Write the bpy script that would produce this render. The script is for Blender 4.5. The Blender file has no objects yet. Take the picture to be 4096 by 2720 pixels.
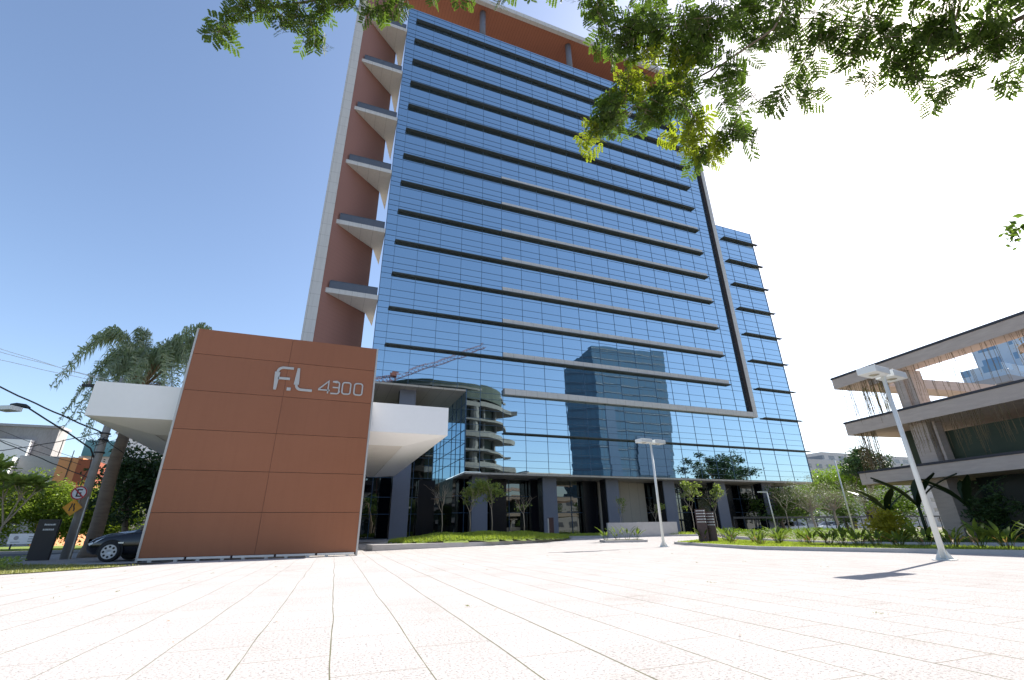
import bpy, math, random
import numpy as np
from mathutils import Matrix, Vector
random.seed(7); rng = np.random.default_rng(11)
S = bpy.context.scene
R = math.radians

# ------------------------------------------------------------------ camera
cam_d = bpy.data.cameras.new('camera'); cam = bpy.data.objects.new('camera', cam_d)
S.collection.objects.link(cam)
cam_d.sensor_width = 36; cam_d.lens = 16.21; cam_d.clip_start = 0.05; cam_d.clip_end = 6000
def nrm(v):
    return Vector(v).normalized()
UP = nrm((-42, 2564, -1063)); XA = Vector((2920, -392.6, -1063)); XA = (XA - UP * XA.dot(UP)).normalized(); YA = UP.cross(XA)
M3 = Matrix((XA, YA, UP)).to_4x4()
cam.matrix_world = Matrix.Translation((0, 0, 0.85)) @ M3
S.camera = cam

# ------------------------------------------------------------------ world, sun, exposure
SUN = nrm((0.715, 0.232, 0.659))
W = bpy.data.worlds.new('World'); S.world = W; W.use_nodes = True
wn = W.node_tree; wn.nodes.clear()
sky = wn.nodes.new('ShaderNodeTexSky'); sky.sky_type = 'NISHITA'; sky.sun_disc = False
sky.sun_elevation = math.asin(SUN.z); sky.sun_rotation = math.atan2(SUN.x, SUN.y)
sky.altitude = 700; sky.air_density = 1.0; sky.dust_density = 2.0; sky.ozone_density = 1.2
bg = wn.nodes.new('ShaderNodeBackground'); bg.inputs[1].default_value = 0.118
wo = wn.nodes.new('ShaderNodeOutputWorld')
wn.links.new(sky.outputs[0], bg.inputs[0]); wn.links.new(bg.outputs[0], wo.inputs[0])
sl = bpy.data.lights.new('sun', 'SUN'); sl.energy = 4.8; sl.angle = R(0.5); sl.color = (1.0, 0.95, 0.88)
so = bpy.data.objects.new('sun', sl); S.collection.objects.link(so)
so.rotation_euler = SUN.to_track_quat('Z', 'Y').to_euler()
S.view_settings.view_transform = 'Standard'; S.view_settings.look = 'None'
S.view_settings.exposure = 1.12; S.view_settings.gamma = 1
S.render.engine = 'CYCLES'
S.cycles.max_bounces = 8; S.cycles.transparent_max_bounces = 12

# ------------------------------------------------------------------ materials
class NT:
    def __init__(s, name):
        s.m = bpy.data.materials.new(name); s.m.use_nodes = True; s.t = s.m.node_tree; s.t.nodes.clear()
        s.out = s.n('OutputMaterial')
    def n(s, t, **k):
        x = s.t.nodes.new('ShaderNode' + t)
        for a, b in k.items(): setattr(x, a, b)
        return x
    def l(s, a, b): s.t.links.new(a, b)
    def setin(s, sock, v):
        if isinstance(v, bpy.types.NodeSocket): s.l(v, sock)
        else: sock.default_value = v
    def math(s, op, a, b=0.0, c=0.0, clamp=False):
        x = s.n('Math', operation=op, use_clamp=clamp); s.setin(x.inputs[0], a); s.setin(x.inputs[1], b); s.setin(x.inputs[2], c)
        return x.outputs[0]
    def noise(s, vec, scale, detail=3, rough=.55):
        x = s.n('TexNoise'); s.setin(x.inputs['Vector'], vec); x.inputs['Scale'].default_value = scale
        x.inputs['Detail'].default_value = detail; x.inputs['Roughness'].default_value = rough
        return x.outputs['Fac']
    def ramp(s, fac, stops):
        x = s.n('ValToRGB'); s.setin(x.inputs[0], fac); e = x.color_ramp.elements
        while len(e) < len(stops): e.new(.5)
        for el, (p, c) in zip(e, stops):
            el.position = p; el.color = (*c, 1) if len(c) == 3 else c
        return x.outputs[0]
    def mix(s, fac, a, b, mode='MIX'):
        x = s.n('Mix', data_type='RGBA', blend_type=mode)
        s.setin(x.inputs[0], fac)
        for i, v in ((6, a), (7, b)):
            if isinstance(v, tuple) and len(v) == 3: v = (*v, 1)
            s.setin(x.inputs[i], v)
        return x.outputs[2]
    def pos(s): return s.n('NewGeometry').outputs['Position']
    def mapv(s, vec, sc=(1, 1, 1), rot=(0, 0, 0), loc=(0, 0, 0)):
        x = s.n('Mapping'); s.l(vec, x.inputs[0]); x.inputs['Scale'].default_value = sc
        x.inputs['Rotation'].default_value = rot; x.inputs['Location'].default_value = loc
        return x.outputs[0]
    def sep(s, vec):
        x = s.n('SeparateXYZ'); s.l(vec, x.inputs[0]); return x.outputs
    def bump(s, h, strength=.3, dist=.02):
        x = s.n('Bump'); s.l(h, x.inputs['Height']); x.inputs['Strength'].default_value = strength; x.inputs['Distance'].default_value = dist
        return x.outputs[0]
    def pbr(s, col, rough=.6, metal=0.0, spec=.5, nor=None, **k):
        x = s.n('BsdfPrincipled')
        if isinstance(col, tuple) and len(col) == 3: col = (*col, 1)
        s.setin(x.inputs['Base Color'], col); s.setin(x.inputs['Roughness'], rough); s.setin(x.inputs['Metallic'], metal)
        x.inputs['Specular IOR Level'].default_value = spec
        if nor is not None: s.l(nor, x.inputs['Normal'])
        for a, b in k.items(): s.setin(x.inputs[a.replace('_', ' ')], b)
        return x.outputs[0]
    def done(s, sh):
        s.l(sh, s.out.inputs[0]); return s.m

def rough_mat(name, c1, c2, scale=4, rough=.7, bump=.15, metal=0, spec=.4, stretch=(1, 1, 1), fine=60):
    t = NT(name); p = t.mapv(t.pos(), stretch)
    f = t.noise(p, scale, 5); g = t.noise(p, fine, 2)
    c = t.mix(t.math('MULTIPLY', t.math('ADD', f, t.math('MULTIPLY', t.math('SUBTRACT', g, .5), .5)), 1.0), c1, c2)
    return t.done(t.pbr(c, rough, metal, spec, t.bump(g, bump, .01)))

def mk_granite(name, joints=True, bright=1.0):
    t = NT(name); p = t.pos()
    f = t.noise(p, 1.1, 5); g = t.noise(p, 42, 4, .85); g2 = t.noise(p, 240, 2, .8)
    base = t.mix(f, (.44 * bright, .420 * bright, .405 * bright), (.53 * bright, .506 * bright, .49 * bright))
    speck = t.ramp(g, [(.36, (.22, .20, .21)), (.49, (1, 1, 1))])
    base = t.mix(.85, base, speck, 'MULTIPLY')
    speck2 = t.ramp(g2, [(.32, (.45, .43, .42)), (.5, (1, 1, 1))])
    base = t.mix(.6, base, speck2, 'MULTIPLY')
    if joints:
        q = t.mapv(p, rot=(0, 0, R(1.7)), loc=(-.08, 0, 0)); x, y, z = t.sep(q)
        wob = t.math('MULTIPLY', t.math('SUBTRACT', t.noise(p, .35, 1), .5), .10)
        u = t.math('DIVIDE', t.math('ADD', x, wob), .625)
        fu = t.math('ABSOLUTE', t.math('SUBTRACT', t.math('FRACT', u), .5))
        row = t.math('FLOOR', u)
        wn_ = t.n('TexWhiteNoise', noise_dimensions='1D'); t.l(row, wn_.inputs['W']); rr = wn_.outputs['Value']
        width = t.math('MULTIPLY_ADD', t.noise(p, 1.7, 3), .012, t.math('MULTIPLY_ADD', t.math('POWER', rr, 2.0), .009, .0))
        j1 = t.math('GREATER_THAN', fu, t.math('SUBTRACT', .5, width))
        v = t.math('ADD', t.math('DIVIDE', y, 1.25), t.math('MULTIPLY', t.math('MODULO', row, 2.0), .5))
        fv = t.math('ABSOLUTE', t.math('SUBTRACT', t.math('FRACT', v), .5))
        j2 = t.math('GREATER_THAN', fv, .4952)
        # slab to slab tone
        cx = t.n('CombineXYZ'); t.l(row, cx.inputs[0]); t.l(t.math('FLOOR', t.math('ADD', v, .5)), cx.inputs[1])
        w2 = t.n('TexWhiteNoise', noise_dimensions='3D'); t.l(cx.outputs[0], w2.inputs['Vector'])
        base = t.mix(.13, base, t.ramp(w2.outputs['Value'], [(0, (.6, .56, .52)), (1, (1, 1, 1))]), 'MULTIPLY')
        base = t.mix(t.math('MULTIPLY', j2, .6), base, (.16, .14, .10))
        moss = t.mix(t.noise(p, 3.1, 2), (.06, .05, .04), (.12, .13, .04))
        base = t.mix(t.math('MULTIPLY', j1, .82), base, moss)
    stain = t.ramp(t.noise(p, .6, 6, .7), [(.28, (.72, .68, .62)), (.42, (1, 1, 1))])
    base = t.mix(.5, base, stain, 'MULTIPLY')
    return t.done(t.pbr(base, .95, 0, .0, t.bump(g, .2, .004)))

def mk_glass_wall(name, tint, x0=15.9, dx=2.42, wave=.0016):
    # mirror-coated curtain wall glass: each pane very slightly out of plane, faint roller waves
    t = NT(name); p = t.pos(); x, y, z = t.sep(p)
    cell = t.n('CombineXYZ')
    t.l(t.math('FLOOR', t.math('DIVIDE', t.math('SUBTRACT', x, x0), dx)), cell.inputs[0])
    t.l(t.math('FLOOR', t.math('DIVIDE', t.math('SUBTRACT', z, 9.75), 1.3067)), cell.inputs[2])
    w = t.n('TexWhiteNoise', noise_dimensions='3D'); t.l(cell.outputs[0], w.inputs['Vector'])
    sub = t.n('VectorMath', operation='SUBTRACT'); t.l(w.outputs['Color'], sub.inputs[0]); sub.inputs[1].default_value = (.5, .5, .5)
    sc = t.n('VectorMath', operation='SCALE'); t.l(sub.outputs[0], sc.inputs[0]); sc.inputs['Scale'].default_value = wave * 2.6
    nz = t.n('TexNoise'); t.l(t.mapv(p, (.35, .35, .9)), nz.inputs['Vector']); nz.inputs['Scale'].default_value = 1.6; nz.inputs['Detail'].default_value = 1
    s2 = t.n('VectorMath', operation='SUBTRACT'); t.l(nz.outputs['Color'], s2.inputs[0]); s2.inputs[1].default_value = (.5, .5, .5)
    sc2 = t.n('VectorMath', operation='SCALE'); t.l(s2.outputs[0], sc2.inputs[0]); sc2.inputs['Scale'].default_value = wave * 2.8
    a = t.n('VectorMath', operation='ADD'); t.l(sc.outputs[0], a.inputs[0]); t.l(sc2.outputs[0], a.inputs[1])
    b = t.n('VectorMath', operation='ADD'); t.l(a.outputs[0], b.inputs[0]); t.l(t.n('NewGeometry').outputs['Normal'], b.inputs[1])
    nn = t.n('VectorMath', operation='NORMALIZE'); t.l(b.outputs[0], nn.inputs[0])
    g = t.n('BsdfGlossy'); g.inputs['Roughness'].default_value = .012; t.l(nn.outputs[0], g.inputs['Normal'])
    tc = t.mix(t.math('MULTIPLY', w.outputs['Value'], .10), tint, (tint[0] * .6, tint[1] * .72, tint[2] * .8))
    t.l(tc, g.inputs['Color'])
    d = t.n('BsdfDiffuse'); d.inputs['Color'].default_value = (.02, .03, .045, 1)
    m = t.n('MixShader'); m.inputs[0].default_value = .90; t.l(d.outputs[0], m.inputs[1]); t.l(g.outputs[0], m.inputs[2])
    return t.done(m.outputs[0])

def mk_panel(name, c1, c2, dz=0.0, dxx=0.0, ox=0., oz=0., rough=.5, scale=2.5, grain=(1, 1, 14), ja=.8, cell=None, streak=0):
    # cladding with thin open joints every dz / dxx metres
    t = NT(name); p = t.pos(); x, y, z = t.sep(p)
    f = t.noise(t.mapv(p, grain), scale, 4); big = t.noise(p, .35, 3)
    c = t.mix(t.math('MULTIPLY_ADD', big, .5, t.math('MULTIPLY', f, .5)), c1, c2)
    for coord, d, o in ((z, dz, oz), (x, dxx, ox)):
        if d:
            fr = t.math('ABSOLUTE', t.math('SUBTRACT', t.math('FRACT', t.math('DIVIDE', t.math('SUBTRACT', coord, o), d)), .5))
            c = t.mix(t.math('MULTIPLY', t.math('GREATER_THAN', fr, .5 - .012 / d), ja), c, (.05, .03, .02))
    if cell:      # tone shift from panel to panel
        cx = t.n('CombineXYZ'); t.l(t.math('GREATER_THAN', x, cell[0]), cx.inputs[0]); t.l(t.math('FLOOR', t.math('DIVIDE', t.math('SUBTRACT', z, cell[1]), cell[2])), cx.inputs[2])
        w = t.n('TexWhiteNoise', noise_dimensions='3D'); t.l(cx.outputs[0], w.inputs['Vector'])
        c = t.mix(cell[3], c, t.ramp(w.outputs['Value'], [(0, (.45, .45, .48)), (1, (1.0, 1.0, 1.0))]), 'MULTIPLY')
    if streak:
        sn = t.noise(t.mapv(p, (6, 6, .28)), 1.0, 5, .65)
        c = t.mix(streak, c, t.ramp(sn, [(.36, (.62, .58, .56)), (.52, (1, 1, 1))]), 'MULTIPLY')
    return t.done(t.pbr(c, rough, 0, .4, t.bump(f, .08, .01)))

def mk_leaf(name, c1, c2, trans=.35, rough=.5, spec=.3):
    t = NT(name); g = t.n('NewGeometry'); r = g.outputs['Random Per Island']
    n = t.noise(g.outputs['Position'], 1.3, 2)
    c = t.mix(t.math('MULTIPLY_ADD', r, .65, t.math('MULTIPLY', n, .35)), c1, c2)
    pb = t.pbr(c, rough, 0, spec)
    tr = t.n('BsdfTranslucent'); t.l(t.mix(.5, c, (c2[0] * 1.7, c2[1] * 1.9, c2[2] * .8)), tr.inputs['Color'])
    m = t.n('MixShader'); m.inputs[0].default_value = trans; t.l(pb, m.inputs[1]); t.l(tr.outputs[0], m.inputs[2])
    return t.done(m.outputs[0])

def mk_simple(name, col, rough=.5, metal=0, spec=.5, var=.15, **k):
    t = NT(name); n = t.noise(t.pos(), 5, 4)
    c = t.mix(n, tuple(v * (1 - var) for v in col), tuple(min(1, v * (1 + var)) for v in col))
    return t.done(t.pbr(c, rough, metal, spec, **k))

def mk_windows(name, wall, glass, dx, dz, wx=.55, wz=.5, oz=0.0, diag=False):
    # far facade: window grid in x (or y) and z
    t = NT(name); p = t.pos(); x, y, z = t.sep(p)
    u = t.math('ADD', x, y) if diag else x
    fx = t.math('ABSOLUTE', t.math('SUBTRACT', t.math('FRACT', t.math('DIVIDE', u, dx)), .5))
    fz = t.math('ABSOLUTE', t.math('SUBTRACT', t.math('FRACT', t.math('DIVIDE', t.math('SUBTRACT', z, oz), dz)), .5))
    m = t.math('MULTIPLY', t.math('LESS_THAN', fx, wx / 2), t.math('LESS_THAN', fz, wz / 2))
    c = t.mix(t.noise(p, .4, 4), tuple(v * .85 for v in wall), wall)
    c = t.mix(m, c, glass)
    return t.done(t.pbr(c, t.math('MULTIPLY_ADD', m, -.6, .75), 0, .5))

MT = {}
MT['plaza'] = mk_granite('granite_paving')
MT['pave'] = mk_granite('plain_paving', False, .82)
MT['earth'] = rough_mat('dry_earth', (.16, .13, .09), (.24, .2, .15), .5, .9)
MT['asphalt'] = rough_mat('asphalt', (.05, .05, .055), (.075, .075, .08), 1.5, .85)
MT['kerb'] = rough_mat('kerb_concrete', (.40, .38, .37), (.52, .5, .48), 3, .8)
MT['turf'] = rough_mat('turf', (.10, .15, .02), (.20, .25, .04), 2.5, .9, .5)
MT['soil'] = rough_mat('soil', (.08, .07, .03), (.14, .15, .04), 3, .95, .5)
MT['dryturf'] = rough_mat('dry_turf', (.12, .13, .03), (.21, .21, .06), 2.5, .9, .5)
MT['drygrass'] = mk_leaf('dry_grass_blades', (.14, .15, .04), (.30, .29, .10), .3)
MT['grass'] = mk_leaf('grass_blades', (.13, .20, .025), (.34, .40, .07), .35)
MT['tower_glass'] = mk_glass_wall('blue_mirror_glass', (.49, .635, .72), wave=.0014)
MT['recess_glass'] = mk_glass_wall('lobby_mirror_glass', (.15, .165, .165), wave=.003)
MT['mullion'] = mk_simple('dark_mullion', (.05, .10, .17), .5)
MT['fin'] = rough_mat('sunshade_metal', (.035, .045, .045), (.06, .07, .066), 8, .5, .1, 0, .4)
MT['stone'] = mk_panel('pale_stone_cladding', (.54, .52, .48), (.64, .62, .59), 1.31, 1.21, 15.9, 9.75, .6, 3, (1, 1, 1), ja=.5, streak=.2)
MT['terra'] = mk_panel('terracotta_cladding', (.24, .115, .088), (.30, .14, .105), .45, 0, 0, 0, .65, ja=.22)
MT['shadedreveal'] = mk_simple('shaded_terracotta', (.055, .035, .03), .6)  # terracotta with its shade painted in as dark brown
MT['terra_soffit'] = mk_panel('terracotta_soffit', (.33, .125, .068), (.40, .155, .088), 0, .45, 0, 0, .65)
MT['wood'] = mk_panel('red_brown_panel', (.265, .098, .043), (.345, .136, .067), 0, 0, 0, 0, .42, 3.0, (.9, .9, 26), cell=(-2.22, .12, 1.6, .16), streak=.10)
MT['white'] = mk_simple('white_painted_metal', (.86, .855, .84), .45, 0, .4, .03)
MT['offwhite'] = mk_simple('warm_white_soffit', (.74, .70, .64), .5, 0, .4, .04)
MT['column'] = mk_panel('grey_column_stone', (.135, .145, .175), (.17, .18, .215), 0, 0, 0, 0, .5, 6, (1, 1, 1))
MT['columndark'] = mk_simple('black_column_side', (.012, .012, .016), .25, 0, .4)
MT['soffit'] = mk_panel('metal_soffit', (.42, .37, .30), (.50, .45, .37), 0, 1.21, 0, 0, .45, 3, (1, 1, 1))
MT['silver'] = mk_simple('brushed_metal', (.72, .73, .72), .35, .5, .6, .05)
MT['letter'] = mk_simple('satin_letter_metal', (.47, .46, .44), .4, .2, .5, .08)
MT['lamppaint'] = mk_simple('lamp_grey_paint', (.66, .68, .66), .4, 0, .5, .05)
MT['lens'] = mk_simple('lamp_lens', (.35, .33, .25), .15, 0, .6)
MT['concrete'] = rough_mat('board_marked_concrete', (.40, .325, .285), (.60, .515, .45), 1.6, .85, .5, 0, .2, (1, 1, 6), 40)
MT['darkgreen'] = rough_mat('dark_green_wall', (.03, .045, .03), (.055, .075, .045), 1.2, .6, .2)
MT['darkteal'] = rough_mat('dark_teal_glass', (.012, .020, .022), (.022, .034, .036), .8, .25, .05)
MT['roofedge'] = mk_simple('dark_capping', (.035, .035, .045), .5)
MT['brown'] = mk_simple('brown_sign_metal', (.055, .022, .02), .45)
MT['black'] = mk_simple('black_sign_metal', (.018, .015, .018), .45)
MT['text'] = mk_simple('white_lettering', (.75, .75, .74), .5)
MT['bark'] = rough_mat('bark', (.12, .09, .065), (.24, .19, .14), 8, .9, .7, 0, .2, (1, 1, .3))
MT['palebark'] = rough_mat('pale_bark', (.24, .20, .15), (.40, .34, .27), 9, .9, .5)
MT['palmtrunk'] = rough_mat('palm_trunk', (.13, .10, .075), (.26, .21, .17), 2.2, .9, .8, 0, .2, (1, 1, 5), 30)
MT['l_over'] = mk_leaf('overhead_leaf', (.022, .048, .010), (.095, .145, .022), .5)
MT['l_vdark'] = mk_leaf('deep_green_leaf', (.006, .014, .006), (.02, .04, .012), .08)
MT['l_lit'] = mk_leaf('sunlit_overhead_leaf', (.10, .14, .015), (.24, .27, .02), .6)  # brighter copy of the overhead leaf, sunlight painted into its colour
MT['l_dark'] = mk_leaf('dark_leaf', (.012, .03, .008), (.045, .085, .02), .15)
MT['l_mid'] = mk_leaf('mid_leaf', (.035, .075, .012), (.11, .17, .03), .3)
MT['l_bright'] = mk_leaf('bright_leaf', (.08, .14, .015), (.19, .28, .03), .35)
MT['l_road'] = mk_leaf('roadside_leaf', (.07, .12, .015), (.25, .31, .04), .42)
MT['l_young'] = mk_leaf('young_tree_leaf', (.08, .125, .025), (.24, .29, .08), .35)
MT['l_olive'] = mk_leaf('olive_grey_leaf', (.07, .08, .045), (.16, .165, .10), .25)
MT['l_palm'] = mk_leaf('palm_leaflet', (.07, .11, .045), (.38, .42, .27), .35, .3, .6)
MT['l_plum'] = mk_leaf('broad_leaf', (.13, .19, .05), (.30, .36, .11), .45)
MT['l_strel'] = mk_leaf('paddle_leaf', (.04, .075, .018), (.15, .20, .04), .3, .65, .12)
MT['l_yellow'] = mk_leaf('yellow_leaf', (.22, .20, .02), (.40, .36, .03), .4)
MT['dead'] = mk_leaf('dry_frond', (.22, .12, .05), (.38, .24, .12), .2)
MT['vine'] = mk_leaf('dry_vine', (.10, .07, .04), (.26, .19, .10), .2)
MT['cable'] = mk_simple('black_cable', (.02, .02, .022), .6)
MT['carpaint'] = mk_simple('black_car_paint', (.006, .006, .010), .16, 0, .45, .05, Coat_Weight=.3)
MT['carwhite'] = mk_simple('white_car_paint', (.7, .7, .7), .2, 0, .5, .05)
MT['carred'] = mk_simple('red_car_paint', (.35, .01, .015), .2, 0, .5, .05)
MT['carglass'] = mk_simple('car_glass', (.01, .012, .014), .05, 0, .7)
MT['tyre'] = mk_simple('tyre_rubber', (.018, .018, .018), .8)
MT['rim'] = mk_simple('silver_rim', (.5, .51, .53), .35, .3, .5)
MT['pole'] = rough_mat('concrete_pole', (.26, .24, .22), (.38, .36, .34), 3, .85)
MT['redpaint'] = mk_simple('sign_red', (.45, .02, .03), .4)
MT['signwhite'] = mk_simple('sign_white', (.75, .75, .78), .4)
MT['signyellow'] = mk_simple('sign_yellow', (.75, .33, .02), .4)
MT['signblack'] = mk_simple('sign_black', (.01, .01, .012), .4)
MT['orange'] = mk_simple('orange_render', (.58, .26, .12), .8)
MT['stained'] = rough_mat('stained_render', (.16, .15, .145), (.42, .41, .40), .35, .9, .2, 0, .2, (1, 1, .35), 6)
MT['grey_r'] = mk_simple('grey_render', (.34, .34, .36), .8)
MT['brick_r'] = mk_simple('rust_tank', (.26, .07, .035), .8)
MT['apt'] = mk_windows('apartment_render', (.62, .58, .54), (.10, .12, .13), 3.0, 3.0, .45, .45, 1)
MT['teal'] = mk_simple('teal_glass', (.10, .26, .28), .15, 0, .6)
MT['pale_b'] = mk_windows('pale_block', (.55, .53, .50), (.16, .17, .19), 5.0, 3.4, .6, .4, .6)
MT['white_t'] = mk_windows('white_tower_render', (.50, .60, .70), (.16, .28, .42), 6, 3.6, .6, .45, 0, True)
MT['blue_t'] = mk_windows('blue_tower_glass', (.045, .085, .13), (.06, .12, .18), 3.2, 4.0, .9, .75, 0, True)
MT['raw'] = rough_mat('raw_concrete', (.075, .07, .062), (.19, .175, .15), .8, .9, .3)
MT['rawdark'] = rough_mat('scaffold_net', (.02, .028, .02), (.06, .07, .05), .5, .9)  # netting, and the painted-in shade between the unfinished floors
MT['cranered'] = mk_simple('crane_red', (.22, .07, .05), .7)
MT['railglass'] = mk_simple('grey_balustrade_glass', (.10, .11, .13), .1, 0, .6)
MT['fencem'] = mk_simple('dark_fence_metal', (.02, .022, .025), .5)
MT['darkinside'] = mk_simple('dark_interior', (.02, .019, .018), .8)

# ------------------------------------------------------------------ mesh helpers
class MB:
    def __init__(s): s.v = []; s.f = []
    def add(s, vs, fs):
        o = len(s.v); s.v += [tuple(p) for p in vs]; s.f += [tuple(i + o for i in f) for f in fs]; return s
    def box(s, x0, x1, y0, y1, z0, z1):
        return s.add([(x0,y0,z0),(x1,y0,z0),(x1,y1,z0),(x0,y1,z0),(x0,y0,z1),(x1,y0,z1),(x1,y1,z1),(x0,y1,z1)],
                     [(0,3,2,1),(4,5,6,7),(0,1,5,4),(1,2,6,5),(2,3,7,6),(3,0,4,7)])
    def obox(s, c, e1, e2, h, a0, a1, b0, b1):   # oriented box: origin c, axes e1,e2 in plan, extents a along e1, b along e2, z h=(z0,z1)
        P = [(c[0]+a*e1[0]+b*e2[0], c[1]+a*e1[1]+b*e2[1], z) for z in h for a, b in ((a0,b0),(a1,b0),(a1,b1),(a0,b1))]
        return s.add(P, [(0,3,2,1),(4,5,6,7),(0,1,5,4),(1,2,6,5),(2,3,7,6),(3,0,4,7)])
    def prism(s, poly, z0, z1):
        n = len(poly)
        s.add([(x,y,z0) for x,y in poly]+[(x,y,z1) for x,y in poly],
              [tuple(range(n))[::-1], tuple(range(n,2*n))]+[(i,(i+1)%n,(i+1)%n+n,i+n) for i in range(n)])
        return s
    def quad(s, a, b, c, d): return s.add([a,b,c,d],[(0,1,2,3)])
    def tube(s, pts, rad, n=6, cap=True):
        pts = [Vector(p) for p in pts]; m = len(pts)
        if not hasattr(rad, '__len__'): rad = [rad]*m
        vs = []; prev = None
        for i, p in enumerate(pts):
            d = (pts[min(i+1,m-1)] - pts[max(i-1,0)]).normalized()
            if prev is None: prev = d.orthogonal().normalized()
            a = (prev - d*prev.dot(d)).normalized(); prev = a; b = d.cross(a)
            for k in range(n):
                t = 2*math.pi*k/n; vs.append(p + (a*math.cos(t)+b*math.sin(t))*rad[i])
        fs = [(i*n+k, i*n+(k+1)%n, (i+1)*n+(k+1)%n, (i+1)*n+k) for i in range(m-1) for k in range(n)]
        if cap: fs += [tuple(range(n))[::-1], tuple(range((m-1)*n, m*n))]
        return s.add(vs, fs)
    def lathe(s, c, prof, n=24, axis='z'):
        vs = []
        for r, h in prof:
            for k in range(n):
                t = 2*math.pi*k/n; x, y = r*math.cos(t), r*math.sin(t)
                vs.append((c[0]+x, c[1]+y, c[2]+h) if axis == 'z' else (c[0]+x, c[1]+h, c[2]+y))
        m = len(prof)
        fs = [(i*n+k, i*n+(k+1)%n, (i+1)*n+(k+1)%n, (i+1)*n+k) for i in range(m-1) for k in range(n)]
        fs += [tuple(range(n))[::-1], tuple(range((m-1)*n, m*n))]
        return s.add(vs, fs)
    def np(s, V, F):
        o = len(s.v); s.v += list(map(tuple, V.tolist())); s.f += list(map(tuple, (F+o).tolist())); return s

def wloc(o):
    v = Vector((0,0,0))
    while o is not None: v += o.location; o = o.parent
    return v
def tag(o, label, cat, group=None, kind=None):
    if label: o['label'] = label
    if cat: o['category'] = cat
    if group: o['group'] = group
    if kind: o['kind'] = kind
    return o
def thing(name, label, cat, loc=(0,0,0), group=None):
    o = bpy.data.objects.new(name, None); o.empty_display_size = .2; S.collection.objects.link(o); o.location = loc
    return tag(o, label, cat, group)
def build(name, mb, mat, parent=None, smooth=False, loc=None, label=None, bevel=0):
    me = bpy.data.meshes.new(name)
    off = wloc(parent) if parent is not None else Vector(loc or (0,0,0))
    V = np.array(mb.v, dtype=float) - np.array(off)
    me.from_pydata(V.tolist(), [], mb.f); me.update()
    me.materials.append(MT[mat] if isinstance(mat, str) else mat)
    if smooth: me.polygons.foreach_set('use_smooth', [True]*len(me.polygons))
    o = bpy.data.objects.new(name, me); S.collection.objects.link(o)
    if parent is not None: o.parent = parent
    else: o.location = off
    if label: o['label'] = label
    if bevel:
        b = o.modifiers.new('bevel', 'BEVEL'); b.width = bevel; b.segments = 2; b.limit_method = 'ANGLE'
    return o
def struct(name, mb, mat, kind='structure'):
    o = build(name, mb, mat); o['kind'] = kind; return o
def copy_tree(o, parent=None):
    c = o.copy(); S.collection.objects.link(c); c.parent = parent
    for ch in list(o.children): copy_tree(ch, c)
    return c
def ss(t): t = max(0, min(1, t)); return t*t*(3-2*t)
def gz(x, y):      # the forecourt rises gently towards the tower
    return .33*ss((y-23.5)/9.5)*ss((x+2)/5)

# ------------------------------------------------------------------ leaves (numpy)
def leaf_quads(C, size, up_bias=.3, aspect=.5, droop=0.0):
    n = len(C); d = rng.normal(size=(n,3)); d[:,2] = d[:,2]*.6 - droop; d /= np.linalg.norm(d,axis=1,keepdims=True)
    u = rng.normal(size=(n,3)); u[:,2] += up_bias; s = np.cross(d,u); s /= np.linalg.norm(s,axis=1,keepdims=True)+1e-9
    L = (size*rng.uniform(.6,1.3,n))[:,None]; w = L*aspect
    nn = np.cross(s, d)*L*.12
    V = np.stack([C-d*L*.5, C+s*w*.5+nn, C+d*L*.5, C-s*w*.5+nn],1).reshape(-1,3)
    return V, np.arange(4*n).reshape(n,4)
def crown_points(c, rad, nclump, per, clump_r, shell=.6):
    P = []; cl = []
    for _ in range(nclump):
        d = rng.normal(size=3); d /= np.linalg.norm(d); r = rng.uniform(shell,1)
        q = np.array(c) + d*r*np.array(rad); cl.append(q)
        k = int(per*rng.uniform(.5,1.4)); cr = clump_r*rng.uniform(.6,1.3)
        P.append(q + rng.normal(size=(k,3))*cr*np.array([.55,.55,.38]))
    return np.concatenate(P), cl
def tree(name, label, cat, base, h, rad, trunk_r, nclump, per, leaf, mat, bark='bark', clump_r=None, crown_z=None, group=None, lean=(0,0), shell=.55, limbs=14, aspect=.5, droop=0.0, forks=1):
    x, y, z = base; T = thing(name, label, cat, base, group)
    cz = z + (crown_z if crown_z else h - rad[2]); c = (x+lean[0], y+lean[1], cz)
    P, cl = crown_points(c, rad, nclump, per, clump_r or min(rad)*.35, shell)
    m = MB(); th = z + (cz-z)*.62
    tp = Vector((x+lean[0]*.5, y+lean[1]*.5, th))
    bend = trunk_r*1.2
    m.tube([(x,y,z-.1),(x+bend*.4,y-bend*.2,z+(th-z)*.35),(x+lean[0]*.35-bend*.5,y+lean[1]*.35,z+(th-z)*.7),tp],[trunk_r*1.25,trunk_r,trunk_r*.85,trunk_r*.75],8)
    build('trunk', m, bark, T, True)
    b = MB(); idx = rng.permutation(len(cl))[:limbs]
    for i in idx:
        q = Vector(cl[i]); mid = tp.lerp(q,.5) + Vector(rng.normal(size=3))*min(rad)*.12
        b.tube([tp-Vector((0,0,trunk_r*rng.uniform(0,3))), mid, q], [trunk_r*.5, trunk_r*.28, trunk_r*.07], 5, False)
        for _ in range(2):
            j = rng.integers(len(cl)); e = Vector(cl[j])
            if (e-mid).length < max(rad)*1.1: b.tube([mid, mid.lerp(e,.5)+Vector(rng.normal(size=3))*.1, e],[trunk_r*.2,trunk_r*.12,trunk_r*.04],4,False)
    build('limbs', b, bark, T, True)
    if per > 0:
        V, F = leaf_quads(P, leaf, .5, aspect, droop); build('crown', MB().np(V,F), mat, T)
    return T
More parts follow.
